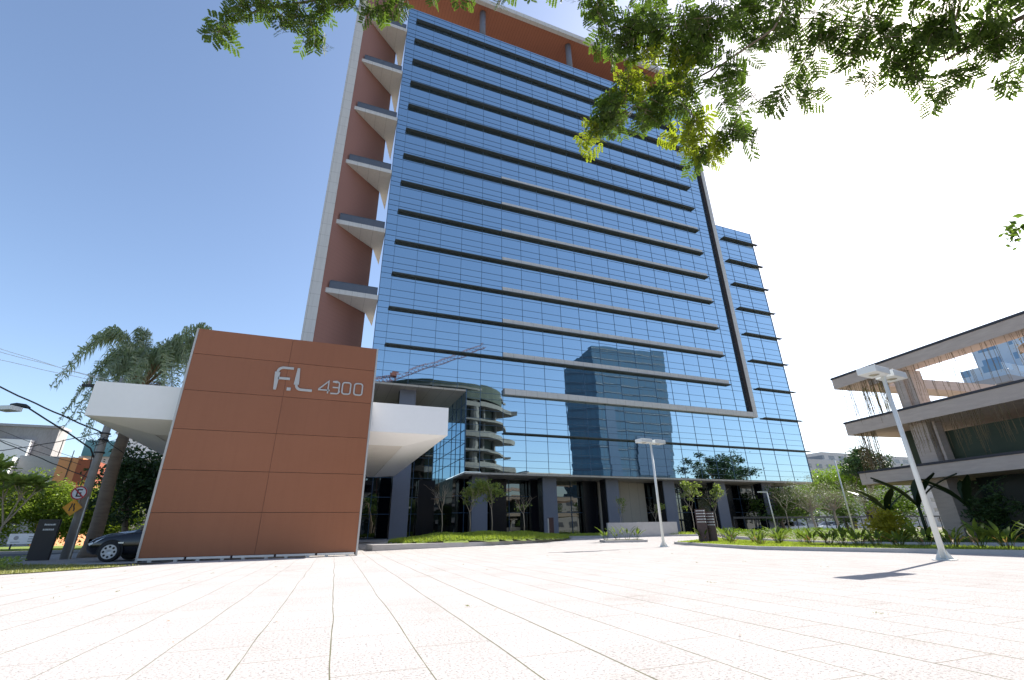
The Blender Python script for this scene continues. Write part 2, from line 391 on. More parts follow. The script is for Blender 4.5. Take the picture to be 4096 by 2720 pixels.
def bare_branches(m, p, d, L, r, depth):
    q = p + d*L*.5 + Vector(rng.normal(size=3))*L*.06; e = p + d*L + Vector(rng.normal(size=3))*L*.08
    m.tube([p,q,e],[r,r*.85,r*.68],5 if r > .012 else 3,False)
    tips = [e]
    if depth > 0:
        for k in range(3 if depth > 1 else 2):
            nd = (d + Vector(rng.normal(size=3))*.48 + Vector((0,0,.18))).normalized()
            tips += bare_branches(m, e if k < 2 else q, nd, L*rng.uniform(.6,.85), r*.62, depth-1)
    return tips

# ------------------------------------------------------------------ ground
m = MB(); m.box(-900, 900, -700, 1200, -1.0, -.03); struct('ground', m, 'earth')
def sheet(name, poly_rows, mat, dz=0.0, kind='structure'):
    m = MB(); n = len(poly_rows[0])
    for r in poly_rows: m.v += [(x, y, gz(x,y)+dz) for x, y in r]
    for i in range(len(poly_rows)-1):
        for j in range(n-1): m.f.append((i*n+j, i*n+j+1, (i+1)*n+j+1, (i+1)*n+j))
    return struct(name, m, mat, kind)
# plaza: granite, left edge follows the lawn curve
def lawn_x(y):       # right boundary of the lawn on the left
    pts = [(-30,-30),(8,-20),(12,-13),(16.2,-9.2),(17.6,-7.0),(19.0,-5.8),(20.6,-4.95),(22.5,-4.7),(60,-4.7)]
    for (a,b),(c,d) in zip(pts, pts[1:]):
        if a <= y <= c: return b+(d-b)*(y-a)/(c-a)
    return -4.7
ys = list(np.concatenate([np.arange(-28,12,4), np.arange(12,23,.75), np.arange(23,36,1.0)]))
rows = []
for y in ys:
    x0 = lawn_x(y) if y < 22 else -14
    rows.append([(x0+(60-x0)*t, y) for t in (0,.1,.18,.25,.3,.35,.4,.5,.6,.8,1)])
sheet('plaza', rows, 'plaza')
sheet('forecourt', [[(x, y) for x in (-14,-6,-2,0,2,5,20,45,75)] for y in (35.0,36,38,41,60,90)], 'pave', .0)
# left side: lawn, drive, street, verge
lw = MB()
prev = None
for y in np.arange(4, 24.4, .5):
    a = (lawn_x(y)+.0, y, .02); b = (-34, y, .05)
    if y > 19.5: a = (-5-(y-19.5)*1.25, y, .02)
    if prev: lw.quad(prev[1], prev[0], a, b)
    prev = (a, b)
struct('lawn', lw, 'dryturf')
struct('drive', MB().box(-14, -4.7, 23.0, 60, -.02, .012), 'pave')
struct('road', MB().box(-120, -14, 31.5, 40.5, -.02, .016), 'asphalt')
struct('pavement', MB().box(-120, -14.02, 40.5, 43, -.02, .13), 'pave')
struct('verge', MB().box(-120, -10, 43, 62, -.02, .2), 'turf')
struct('path', MB().box(-30, -14.02, 27.0, 31.5, -.02, .02), 'pave')
struct('street', MB().box(-150, 200, -42, -28.5, -.02, .02), 'asphalt')

# tufts: grass as stuff
def grass(name, fn, n, h, mat='grass', w=.012):
    P = []
    while len(P) < n:
        q = fn()
        if q is not None: P.append(q)
    P = np.array(P); d = rng.normal(size=(n,3))*.45; d[:,2] = 1; d /= np.linalg.norm(d,axis=1,keepdims=True)
    L = (h*rng.uniform(.4,1.2,n))[:,None]; s = rng.normal(size=(n,3)); s[:,2] = 0; s /= np.linalg.norm(s,axis=1,keepdims=True); s *= w*rng.uniform(.7,1.6,n)[:,None]
    V = np.stack([P-s, P+s, P+d*L],1).reshape(-1,3); F = np.arange(3*n).reshape(n,3)
    o = build(name, MB().np(V,F), mat); o['kind'] = 'stuff'; return o
def lawn_pt():
    y = rng.uniform(10,23.5); x = rng.uniform(-24,-5)
    lim = lawn_x(y) if y <= 19.5 else -5-(y-19.5)*1.25
    return (x,y,.02) if x < lim+.05 else None
grass('lawn_grass', lawn_pt, 26000, .06, 'drygrass', w=.012)
def cover_pt():
    x = rng.uniform(-20,-8.6); y = rng.uniform(19.5,23)
    return (x,y,.05) if y < 23 and x < -8.3-(y-19)*.3 else None
P = np.array([q for q in (cover_pt() for _ in range(5200)) if q]); P[:,2] += rng.uniform(0,.26,len(P))
V, F = leaf_quads(P, .11, 1.5, .6); o = build('ground_cover', MB().np(V,F), 'l_plum'); o['kind'] = 'stuff'
# grass island in front of the lobby
isl = [(2.4,27.2),(2.6,25.9),(5.5,26.4),(9,27.2),(12.2,28.2),(14.6,29.6),(16.2,31.2),(16.2,32.6),(15.0,33.2),(9,32.6),(5,30.6)]
m = MB(); m.prism(isl, -.02, .32); struct('kerb', m, 'kerb')
def in_poly(x, y, poly):
    c = False; n = len(poly)
    for i in range(n):
        (x1,y1),(x2,y2) = poly[i],poly[(i+1)%n]
        if (y1 > y) != (y2 > y) and x < (x2-x1)*(y-y1)/(y2-y1)+x1: c = not c
    return c
def mound(x, y):
    cx, cy = 10, 30.0; d = ((x-cx)/6.4)**2+((y-cy-(x-cx)*.22)/2.7)**2
    return .32 + .42*max(0, 1-d)**.6*(1+.12*math.sin(x*2.1)+.08*math.sin(y*3+x))
mm = MB(); gx = np.linspace(2.4,16.4,60); gy = np.linspace(25.8,33.4,30)
for y in gy:
    for x in gx: mm.v.append((x,y,mound(x,y)-.006))
for j in range(29):
    for i in range(59):
        xc, yc = (gx[i]+gx[i+1])/2, (gy[j]+gy[j+1])/2
        if ((xc-10)/6.4)**2+((yc-30-(xc-10)*.22)/2.7)**2 < 1.0: mm.f.append((j*60+i,j*60+i+1,(j+1)*60+i+1,(j+1)*60+i))
struct('grass_mound', mm, 'turf')
def isl_pt():
    x, y = rng.uniform(3,16.4), rng.uniform(26.2,33.2)
    return (x,y,mound(x,y)-.01) if ((x-10)/6.3)**2+((y-30-(x-10)*.22)/2.6)**2 < 1 else None
grass('island_grass', isl_pt, 30000, .16, w=.02)
# planting beds on the right
bedA = [(17.1,16.8),(16.75,15.6),(17.3,13.1),(18.0,10.7),(18.75,8.2),(20.4,3.0),(22.3,3.0),(21.3,8.2),(21.3,13),(21.8,17),(24.5,23.5),(26,27.5),(19.6,24.2),(18.3,20.5)]
def inset(poly, d):
    cx = sum(p[0] for p in poly)/len(poly); cy = sum(p[1] for p in poly)/len(poly); out = []
    n = len(poly)
    for i in range(n):
        a, b, c = Vector(poly[i-1]), Vector(poly[i]), Vector(poly[(i+1)%n])
        n1 = Vector((-(b-a).y,(b-a).x)).normalized(); n2 = Vector((-(c-b).y,(c-b).x)).normalized()
        v = (n1+n2); v = v/max(.5, v.length_squared/2) if v.length > .01 else n1
        out.append(tuple(b+v*d))
    return out
def area(p): return sum(p[i-1][0]*p[i][1]-p[i][0]*p[i-1][1] for i in range(len(p)))
def bed(poly, top, name):
    if area(poly) < 0: poly = poly[::-1]
    inn = inset(poly, .13); n = len(poly); m = MB()
    m.v += [(x,y,-.05) for x,y in poly]+[(x,y,top+gz(x,y)) for x,y in poly]+[(x,y,top+gz(x,y)) for x,y in inn]+[(x,y,-.05) for x,y in inn]
    for i in range(n):
        j = (i+1)%n; m.f += [(i,j,j+n,i+n),(i+n,j+n,j+2*n,i+2*n),(i+2*n,j+2*n,j+3*n,i+3*n)]
    struct(name, m, 'kerb')
    s = MB(); s.v += [(x,y,top-.03+gz(x,y)) for x,y in inn]; s.f.append(tuple(range(n))); struct('soil', s, 'soil')
    return inn
inA = bed(bedA, .13, 'kerb')
bedB = [(22.9,16.0),(23.6,13.3),(24.6,10.7),(26.0,6.0),(28,0),(46,0),(60,22),(58,36),(30,34),(25.6,22.5),(24.0,18.5)]
inB = bed(bedB, .16, 'kerb')
bedC = [(16.6,26.9),(19.6,26.7),(19.8,27.7),(16.8,27.9)]
inC = bed(bedC, .13, 'kerb')
bedD = [(17.5,32.8),(27.5,30.9),(30.5,36.5),(30,40),(18,39)]
inD = bed(bedD, .12, 'kerb')
def poly_pt(poly, z):
    xs = [p[0] for p in poly]; ys_ = [p[1] for p in poly]
    def f():
        x, y = rng.uniform(min(xs),max(xs)), rng.uniform(min(ys_),max(ys_))
        return (x,y,z+gz(x,y)) if in_poly(x,y,poly) else None
    return f
grass('bed_grass', poly_pt(inA,.10), 24000, .10, w=.014)
grass('far_bed_grass', poly_pt(inD,.09), 9000, .22, w=.02)
def inBf():
    q = poly_pt(inB,.12)()
    return q if q and (q[0] < 44 and q[1] > 4) else None
P = []
while len(P) < 15000:
    q = inBf()
    if q: P.append((q[0],q[1],q[2]+rng.uniform(0,.42)*(0.6+.4*math.sin(q[0]*1.3)*math.sin(q[1]*1.1))))
V, F = leaf_quads(np.array(P), .15, 1.0, .35); o = build('hedge_cover', MB().np(V,F), 'l_bright'); o['kind'] = 'stuff'

# weeds and litter in the joints of the paving
P = []
for k in range(-14, 22):
    for _ in range(int(rng.integers(0,3))):
        y = rng.uniform(2.8,17); x = (.08+.625*(k+.5)+.0297*y)
        for _ in range(int(rng.integers(3,12))): P.append((x+rng.normal()*.02, y+rng.normal()*.05, .012))
V, F = leaf_quads(np.array(P), .028, 1.2, .3); o = build('joint_weeds', MB().np(V,F), 'drygrass'); o['kind'] = 'stuff'
P = np.array([(rng.uniform(-8,17), rng.uniform(2.6,22)**1.0, .008) for _ in range(110)])
V, F = leaf_quads(P, .045, 3, .45); V[:,2] = .004+(V[:,2]-.008)*.15+.006; o = build('fallen_leaves', MB().np(V,F), 'dead'); o['kind'] = 'stuff'

# ------------------------------------------------------------------ TOWER
FY = 43.0; G = lambda k: 9.83+3.955*k
TW = thing('office_tower', 'tall blue mirrored glass office tower with dark sunshade bands and terracotta frame', 'building', (2.65, FY, .33))
g = MB()
g.quad((2.65,FY,14),(12,FY,14),(12,FY,67.6),(2.65,FY,67.6))
g.quad((12,FY,6.05),(49.6,FY,6.05),(49.6,FY,67.6),(12,FY,67.6))
g.quad((49.6,FY,6.05),(57.7,FY,6.05),(57.7,FY,43.7),(49.6,FY,43.7))
g.quad((3.4,46.9,14),(2.65,FY,14),(2.65,FY,67.6),(3.4,46.9,67.6))
g.quad((57.7,FY,6.05),(57.7,62.5,6.05),(57.7,62.5,43.7),(57.7,FY,43.7))
g.quad((12,50.2,6.05),(12,FY,6.05),(12,FY,14),(12,50.2,14))
g.quad((9.6,50.2,6.05),(12,50.2,6.05),(12,50.2,14),(9.6,50.2,14))
build('curtain_wall', g, 'tower_glass', TW)
g = MB(); g.quad((3.4,46.9,67.6),(2.65,FY,67.6),(49.6,FY,67.6),(49.6,60.2,67.6)); g.quad((49.6,FY,43.7),(57.7,FY,43.7),(57.7,62.5,43.7),(49.6,60.2,43.7))
g.quad((49.6,60.2,14),(3.4,46.9,14),(3.4,46.9,67.6),(49.6,60.2,67.6)); g.quad((49.6,60.2,.3),(16,50.53,.3),(16,50.53,14),(49.6,60.2,14)); g.quad((57.7,62.5,.3),(49.6,60.2,.3),(49.6,60.2,43.7),(57.7,62.5,43.7)); g.quad((49.6,60.2,43.7),(49.6,FY,43.7),(49.6,FY,67.6),(49.6,60.2,67.6))
build('roof_deck', g, 'grey_r', TW)
# mullions
g = MB(); mw = .015
xs = [3.78+2.42*k for k in range(0,22)]
for x in xs:
    z1 = 43.7 if x > 50 else 67.6; z0 = 14.0 if x < 12 else 6.05
    if x < 57.7: g.box(x-mw,x+mw,FY-.035,FY-.002,z0,z1)
g.box(2.62,2.68,FY-.05,FY+.02,14,67.6); g.box(57.66,57.74,FY-.05,FY+.02,6.05,43.7); g.box(11.96,12.04,FY-.04,FY+.02,6.05,14)
offs = (0.0,.70,1.36,2.16,3.35)
zl = [G(k)+o for k in range(-1,15) for o in offs]
for z in zl:
    if z < 6.1 or z > 67.4: continue
    x1 = 57.7 if z < 43.7 else 49.6; x0 = 2.65 if z > 14 else 12.0
    g.box(x0,x1,FY-.03,FY-.003,z-.012,z+.012)
for z in (7.4,8.7,10,11.3,12.6):
    g.box(11.965,11.998,FY,50.2,z-.02,z+.02); g.box(9.6,12,50.165,50.198,z-.02,z+.02)
for y in (44.8,46.6,48.4): g.box(11.965,11.998,y-.025,y+.025,6.05,14)
for k in range(0,8): g.box(10.0+.01,10.05,50.17,50.199,6.05,14) if k == 0 else None
build('mullion_grid', g, 'mullion', TW)
# sunshades
def fin(x0, x1, z):
    m = MB(); m.box(x0,x1,42.54,42.62,z-.05,z+.05)            # nose
    m.box(x0,x1,42.88,42.96,z-.06,z+.04)
    for j in range(2): m.box(x0,x1,42.64+.13*j,42.64+.13*j+.10,z-.035,z+.0)
    n = max(2,int((x1-x0)/1.21))
    for j in range(n+1):
        x = x0+(x1-x0)*j/n; m.box(x-.025,x+.025,42.6,42.955,z+.002,z+.05)
    build('sunshade', m, 'fin', TW)
for k in range(2,15): fin(3.74, 46.85, G(k))
for k in range(1,9): fin(51.5, 58.3, G(k))
fin(15.9, 58.3, G(0))
for k in range(1,9):
    m = MB(); m.box(15.9, 46.9 if k > 1 else 49.2, 42.90, 42.985, G(k)+.03, G(k)+.68)
    if k == 1: m.box(15.9, 49.5, 42.52, 42.897, G(1)-.05, G(1)+.55)
    build('stone_band', m, 'stone', TW)
# portal frame
m = MB(); m.prism([(-3.5,42.2),(-2.66,42.2),(1.7,46.2),(1.7,46.5),(-3.5,46.3)], .1, 73.8); build('terracotta_core', m, 'terra', TW)
m = MB(); m.box(-3.58,-2.62,41.95,42.18,.1,74.6); m.box(-3.62,-3.5,42.0,46.3,.1,74.6); build('stone_edge', m, MT['stone'], TW)
RP = [(-3.5,42.9),(50.1,42.9),(50.1,60.3),(1.7,46.9),(-3.5,46.3)]; m = MB(); m.prism(RP,73.85,74.5); build('roof_canopy', m, 'terra_soffit', TW)
m = MB(); m.box(-3.5,50.1,42.3,42.89,73.8,74.65); m.prism(RP,74.51,74.65); build('roof_fascia', m, 'stone', TW)
m = MB(); m.box(49.55,50.2,42.52,42.99,G(1)-.05,74.6); build('right_frame_leg', m, 'stone', TW)
m = MB(); m.box(49.50,49.547,42.56,42.99,G(1)+.6,73.8); build('leg_reveal', m, 'shadedreveal', TW)  # inner side of the leg, shade painted into its colour
build('plant_room', MB().box(46.8,49.9,46,59,67.6,73.84), 'fin', TW)
for x in (13.45, 28.0, 42.4):
    m = MB(); m.tube([(x,43.95,67.5),(x,43.95,73.88)],.46,20); build('roof_column', m, 'column', TW, True)
# balconies between frame and glass
for k in range(6):
    z = 22.2+7.95*k; m = MB(); m.prism([(-2.36,42.55),(2.62,42.55),(2.68,49.3),(1.72,46.15)], z, z+.5); b = build('balcony', m, 'stone', TW)
    r = MB(); r.box(-2.0,2.5,42.62,42.65,z+.5,z+1.32); r.box(-1.95,2.5,42.6,42.67,z+1.33,z+1.38)
    for j in range(5): r.box(-2.0+1.1*j,-1.96+1.1*j,42.59,42.61,z+.5,z+1.34)
    build('balustrade', r, 'railglass', b)
# lobby
m = MB(); m.box(12.03,57.6,43.02,47.4,5.86,6.03); build('lobby_soffit', m, 'soffit', TW)
m = MB(); m.box(-.5,11.97,43.02,50.2,13.8,13.98); build('recess_soffit', m, 'soffit', TW)
m = MB(); m.quad((12,47.3,.3),(57.5,47.3,.3),(57.5,47.3,5.9),(12,47.3,5.9)); m.quad((12,50.25,.3),(12,47.3,.3),(12,47.3,6),(12,50.25,6))
m.quad((-3,50.25,.3),(12,50.25,.3),(12,50.25,13.9),(-3,50.25,13.9)); build('lobby_glass', m, 'recess_glass', TW)
m = MB()
for x in np.arange(13.2,57,2.42): m.box(x-.03,x+.03,47.24,47.28,.3,5.86)
for z in (2.6,4.2): m.box(12,57.5,47.25,47.285,z-.025,z+.025)
for x in np.arange(-1.5,12,2.0): m.box(x-.03,x+.03,50.18,50.23,.3,13.8)
for z in (2.6,4.2,6.1,8.2,10.3,12.2): m.box(-3,12,50.19,50.235,z-.025,z+.025)
build('lobby_mullions', m, 'mullion', TW)
m = MB(); m.box(-14,60,47.5,47.7,-.1,.02); 
for i, x in enumerate([5.7+7.42*j for j in range(8)]):
    top = 13.8 if i == 0 else 5.86
    if x > 57: continue
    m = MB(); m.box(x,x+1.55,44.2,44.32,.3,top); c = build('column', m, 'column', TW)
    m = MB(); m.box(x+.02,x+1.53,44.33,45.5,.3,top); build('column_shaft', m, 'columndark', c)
m = MB(); m.box(9.0,9.9,46.8,47.0,.3,5.8); 
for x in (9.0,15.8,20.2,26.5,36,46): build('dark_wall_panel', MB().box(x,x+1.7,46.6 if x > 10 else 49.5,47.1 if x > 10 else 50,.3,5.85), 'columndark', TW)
m = MB(); m.box(28.6,34.8,46.9,47.15,.3,5.84); build('travertine_panel', m, 'soffit', TW)
m = MB(); m.box(5,58,43.6,60,.28,.345); struct('plinth', m, 'pave')

# ------------------------------------------------------------------ SIGN WALL
SW = thing('sign_wall', 'tall red brown panelled sign wall with raised metal letters', 'sign wall', (-2.2,22.3,0))
ZT = 9.28; zj = [.14,1.70,3.28,4.88,6.51,8.12,ZT]
g = MB(); xj = [-5.98,-2.22,1.56]
for i in range(6):
    for j in range(2):
        g.box(xj[j]+(.006 if j else 0), xj[j+1]-(0 if j else .006), 22.16, 22.2, zj[i]+.009, zj[i+1]-.009)
build('cladding_panels', g, 'wood', SW)
build('wall_core', MB().box(-5.96,1.54,22.2,22.62,.05,ZT-.02), 'brown', SW)
g = MB(); g.box(-6.06,-5.985,22.15,22.66,0,ZT); g.box(1.565,1.64,22.15,22.66,0,ZT); build('edge_trim', g, 'letter', SW)
for i in range(5):
    x0 = -5.95+i*1.505; g = MB(); g.box(x0,x0+1.42,22.0,22.12,.065,.14)
    for q in (.3,1.1): g.box(x0+q,x0+q+.12,22.05,22.12,.0,.07)
    build('base_rail', g, 'silver', SW)
def ribbon(pts, w, closed=False, d=.05, y=22.155):
    """thick flat stroke following pts (x,z)"""
    P = [Vector(p) for p in pts]; n = len(P); Lf = []; Rt = []
    for i in range(n):
        a = P[i-1] if (i > 0 or closed) else None; b = P[(i+1)%n] if (i < n-1 or closed) else None
        d1 = (P[i]-a).normalized() if a is not None else None; d2 = (b-P[i]).normalized() if b is not None else None
        t = (d1+d2).normalized() if d1 is not None and d2 is not None else (d1 if d1 is not None else d2)
        k = 1/max(.5, t.dot(d2 if d2 is not None else d1)); nn = Vector((-t.y,t.x))*w/2*k
        Lf.append(P[i]+nn); Rt.append(P[i]-nn)
    m = MB(); N = n
    for yy in (y-d, y): m.v += [(p.x,yy,p.y) for p in Lf]+[(p.x,yy,p.y) for p in Rt]
    for i in range(N if closed else N-1):
        j = (i+1)%N
        m.f += [(i,i+N,j+N,j),(i+2*N,j+2*N,j+3*N,i+3*N),(i,j,j+2*N,i+2*N),(i+N,i+3*N,j+3*N,j+N)]
    if not closed: m.f += [(0,2*N,3*N,N),(N-1,2*N-1,4*N-1,3*N-1)]
    return m
def arc(cx, cz, r, a0, a1, n=6): return [(cx+r*math.cos(R(a0+(a1-a0)*i/n)), cz+r*math.sin(R(a0+(a1-a0)*i/n))) for i in range(n+1)]
w = .108
F1 = ribbon([(-2.60,6.80),(-2.60,7.62)]+arc(-2.38,7.62,.22,180,90)+[(-1.97,7.84)], w); F2 = ribbon([(-2.54,7.34),(-2.06,7.34)], w)
lf = MB(); lf.add(F1.v,F1.f); lf.add(F2.v,F2.f); build('letter', lf, 'letter', SW)
build('letter_dot', MB().box(-2.12,-1.96,22.105,22.155,6.80,6.94), 'letter', SW)
build('letter', ribbon([(-1.76,7.88),(-1.76,7.10)]+arc(-1.54,7.10,.22,180,270)+[(-1.08,6.88)], w), 'letter', SW)
w = .062
d4 = MB(); a = ribbon([(-.41,6.82),(-.41,7.40),(-.80,6.99),(-.80,6.96),(-.33,6.96)], w); d4.add(a.v,a.f); build('numeral', d4, 'letter', SW)
d3 = MB(); a = ribbon([(-.24,7.39),(-.04,7.39)]+arc(-.04,7.29,.10,90,0)+[(.06,6.95)]+arc(-.04,6.95,.12,0,-90)+[(-.29,6.83)], w); d3.add(a.v,a.f)
a = ribbon([(-.22,7.12),(.03,7.12)], w*.9); d3.add(a.v,a.f); build('numeral', d3, 'letter', SW)
for x in (.17,.70):
    q = arc(x+.28,7.29,.11,90,0)+arc(x+.28,6.96,.11,0,-90)+arc(x+.14,6.96,.11,-90,-180)+arc(x+.14,7.29,.11,180,90)
    build('numeral', ribbon(q, w, True), 'letter', SW)

# ------------------------------------------------------------------ ENTRANCE CANOPY (behind the sign wall)
CN = thing('entrance_canopy', 'white flat entrance canopy projecting on both sides behind the red brown sign wall', 'canopy', (-2,30,5))
g = MB(); g.box(-9.15,5.42,22.70,23.0,5.32,6.72); g.box(-9.15,-8.85,23.0,41.5,5.32,6.72); g.box(5.12,5.42,23.0,41.5,5.32,6.72); g.box(-8.85,5.12,23.0,41.5,6.2,6.7)
build('fascia', g, 'white', CN)
def ring(x0,x1,y0,y1,z,i,zi):
    m = MB(); m.v += [(x0,y0,z),(x1,y0,z),(x1,y1,z),(x0,y1,z),(x0+i,y0+i,zi),(x1-i,y0+i,zi),(x1-i,y1-i,zi),(x0+i,y1-i,zi)]
    m.f += [(0,4,5,1),(1,5,6,2),(2,6,7,3),(3,7,4,0)]; return m
build('sloping_soffit', ring(-9.15,5.42,22.7,41.5,5.318,1.9,5.0), 'white', CN)
g = MB(); g.box(-7.25,3.52,24.6,39.6,5.02,5.06)
for k in range(12): g.box(-7.25,3.52,24.6+1.25*k-.01,24.6+1.25*k+.01,5.012,5.019)
build('soffit_panel', g, 'offwhite', CN)
for x in (-7.3,):
    for y in (30,38): build('canopy_post', MB().tube([(x,y,0),(x,y,5.0)],.16,16), 'column', CN, True)

# ------------------------------------------------------------------ STREET LAMPS (plaza)
def plaza_lamp(label, loc, h, rot, heads=2, group='square headed plaza lamps'):
    T = thing('plaza_lamp', label, 'street lamp', loc, group); x,y,z = loc
    cr, sr = math.cos(rot), math.sin(rot); e1 = (cr,sr); e2 = (-sr,cr)
    m = MB(); m.tube([(x,y,z+.02),(x,y,z+h)],[.07,.052],14); build('pole', m, 'lamppaint', T, True)
    m = MB(); m.obox((x,y),e1,e2,(z+.003,z+.022),-.2,.2,-.2,.2)
    for a in range(4):
        c_, s_ = math.cos(rot+math.pi/4+a*math.pi/2), math.sin(rot+math.pi/4+a*math.pi/2); nx, ny = -s_*.006, c_*.006
        P = [(x+c_*.07,y+s_*.07,z+.022),(x+c_*.2,y+s_*.2,z+.022),(x+c_*.085,y+s_*.085,z+.24)]
        m.add([(p[0]+nx,p[1]+ny,p[2]) for p in P]+[(p[0]-nx,p[1]-ny,p[2]) for p in P],[(0,1,2),(5,4,3),(0,3,4,1),(1,4,5,2),(2,5,3,0)])
    build('base_plate', m, 'lamppaint', T)
    m = MB(); m.obox((x,y),e1,e2,(z+h-.06,z+h),-.24 if heads == 2 else -.05,.24,-.05,.05); build('cross_arm', m, 'lamppaint', T)
    for sgn in ((1,-1) if heads == 2 else (1,)):
        m = MB(); a0, a1 = (.10,.86) if sgn > 0 else (-.86,-.10)
        m.obox((x,y),e1,e2,(z+h-.07,z+h+.12),a0,a1,-.25,.25); hd = build('lamp_head', m, 'lamppaint', T, bevel=.012)
        mid = (a0+a1)/2; m = MB(); m.lathe((x+e1[0]*mid, y+e1[1]*mid, z+h-.074),[(.001,-.012),(.1,-.008),(.13,.002)],20); build('lens', m, 'lens', hd, True)
    return T
plaza_lamp('tall leaning looking grey twin headed lamp nearest the camera, casting its shadow on the plaza', (14.95,8.12,0), 4.95, R(6))
plaza_lamp('smaller twin headed lamp standing on the plaza before the glass tower and low concrete box', (16.2,20.8,0), 5.2, R(6))
plaza_lamp('single square headed lamp cut off by the left edge beside the hedge', (-13.95,27.0,.04), 6.15, R(-25), 1)

# ------------------------------------------------------------------ CONCRETE TERRACE BUILDING (right)
tip = (28.6,18.38); a_ = Vector((-.13,-.9915)); b_ = Vector((.9915,-.13))
TB = thing('terrace_building', 'brown concrete terraced building with projecting slabs and hanging vines', 'building', (tip[0],tip[1],0))
def ob(h, a0, a1, b0, b1, m=None): m = m or MB(); return m.obox(tip,a_,b_,h,a0,a1,b0,b1)
m = ob((8.62,9.22),0,40,0,1.15); ob((8.62,9.218),.0,1.3,1.15,16,m); ob((8.3,8.66),2.0,3.2,.25,1.13,m); m2 = m
ob((8.62,9.216),18,19.5,1.15,16,m); ob((8.625,9.21),9.5,40,1.15,4.2,m); build('pergola_beam', m, 'concrete', TB)
build('dark_capping', ob((9.225,9.34),-.04,40,-.04,.5,ob((6.46,6.57),-.04,40,-.04,.5,ob((3.60,3.71),-.04,40,-.04,.5))), 'roofedge', TB)
build('floor_slab', ob((5.78,6.455),0,40,0,15.5), 'concrete', TB)
build('floor_slab', ob((2.98,3.595),0,40,0,15.5), 'concrete', TB)
for a in (3.05,13,23):
    c = ob((6.46,8.62),a,a+.95,.7,1.5); ob((6.46,8.615),a+.3,a+.65,.45,.7,c); build('column', c, 'concrete', TB)
    c = ob((3.6,5.78),a,a+.85,.7,1.5); ob((3.6,5.775),a+1.0,a+1.12,.9,1.4,c); build('column', c, 'concrete', TB)
    build('column', ob((.1,2.98),a,a+.85,.7,1.5), 'concrete', TB)
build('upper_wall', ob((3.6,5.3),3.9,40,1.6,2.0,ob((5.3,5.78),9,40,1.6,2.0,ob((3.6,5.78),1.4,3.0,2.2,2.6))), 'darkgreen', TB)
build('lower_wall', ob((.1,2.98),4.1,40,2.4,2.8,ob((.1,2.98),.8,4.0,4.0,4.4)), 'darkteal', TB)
m = ob((6.46,7.15),8.2,40,2.2,2.6); build('parapet', m, 'concrete', TB)
c2 = Vector(tip)+a_*9.6+b_*2.3
m = MB().lathe((c2.x,c2.y,7.2),[(.7,0),(1.1,.1),(1.35,.95),(1.55,1.0),(1.55,1.1),(1.3,1.1),(1.2,.95)],28)
TBP = build('planter_bowl', m, 'concrete', TB, True)
P = np.array([c2.x,c2.y,8.35])+rng.normal(size=(500,3))*np.array([.6,.6,.16]); V,F = leaf_quads(P,.14); build('foliage', MB().np(V,F), 'vine', TBP)
def vines(b, a0, a1, z, L, n, seed_m='vine', leafy=8):
    m = MB(); LP = []
    for _ in range(n):
        a = rng.uniform(a0,a1); p = Vector(tip)+a_*a+b_*(b+rng.normal()*.06); l = L*rng.uniform(.5,1.0)**.6; pts = []
        dx, dy = rng.normal()*.05, rng.normal()*.05
        for k in range(6):
            t = k/5; pts.append((p.x+dx*t+rng.normal()*.010, p.y+dy*t+rng.normal()*.010, z-l*t))
        m.tube(pts, [.009]*5+[.004], 3, False)
        for k in range(leafy): 
            t = rng.uniform(.1,1); i = int(t*5); q = pts[min(i,5)]; LP.append((q[0]+rng.normal()*.03,q[1]+rng.normal()*.03,z-l*t))
    V,F = leaf_quads(np.array(LP), .06, 0, .3, .8); m.np(V,F); build('hanging_vines', m, seed_m, TB)
vines(.1,.3,3.0,8.64,2.7,60,leafy=14); vines(.4,1.4,3.0,8.3,2.2,40,'l_yellow',14); vines(.1,3.6,12,8.62,2.4,60); vines(.15,8,25,8.62,2.2,50)
vines(.1,4.2,24,5.8,2.2,60); vines(.12,.4,1.6,5.8,2.6,60,leafy=20); vines(.1,3.2,8,5.8,1.8,50)
build('balcony_rail', ob((6.46,7.5),11,40,1.0,1.05), 'railglass', TB)

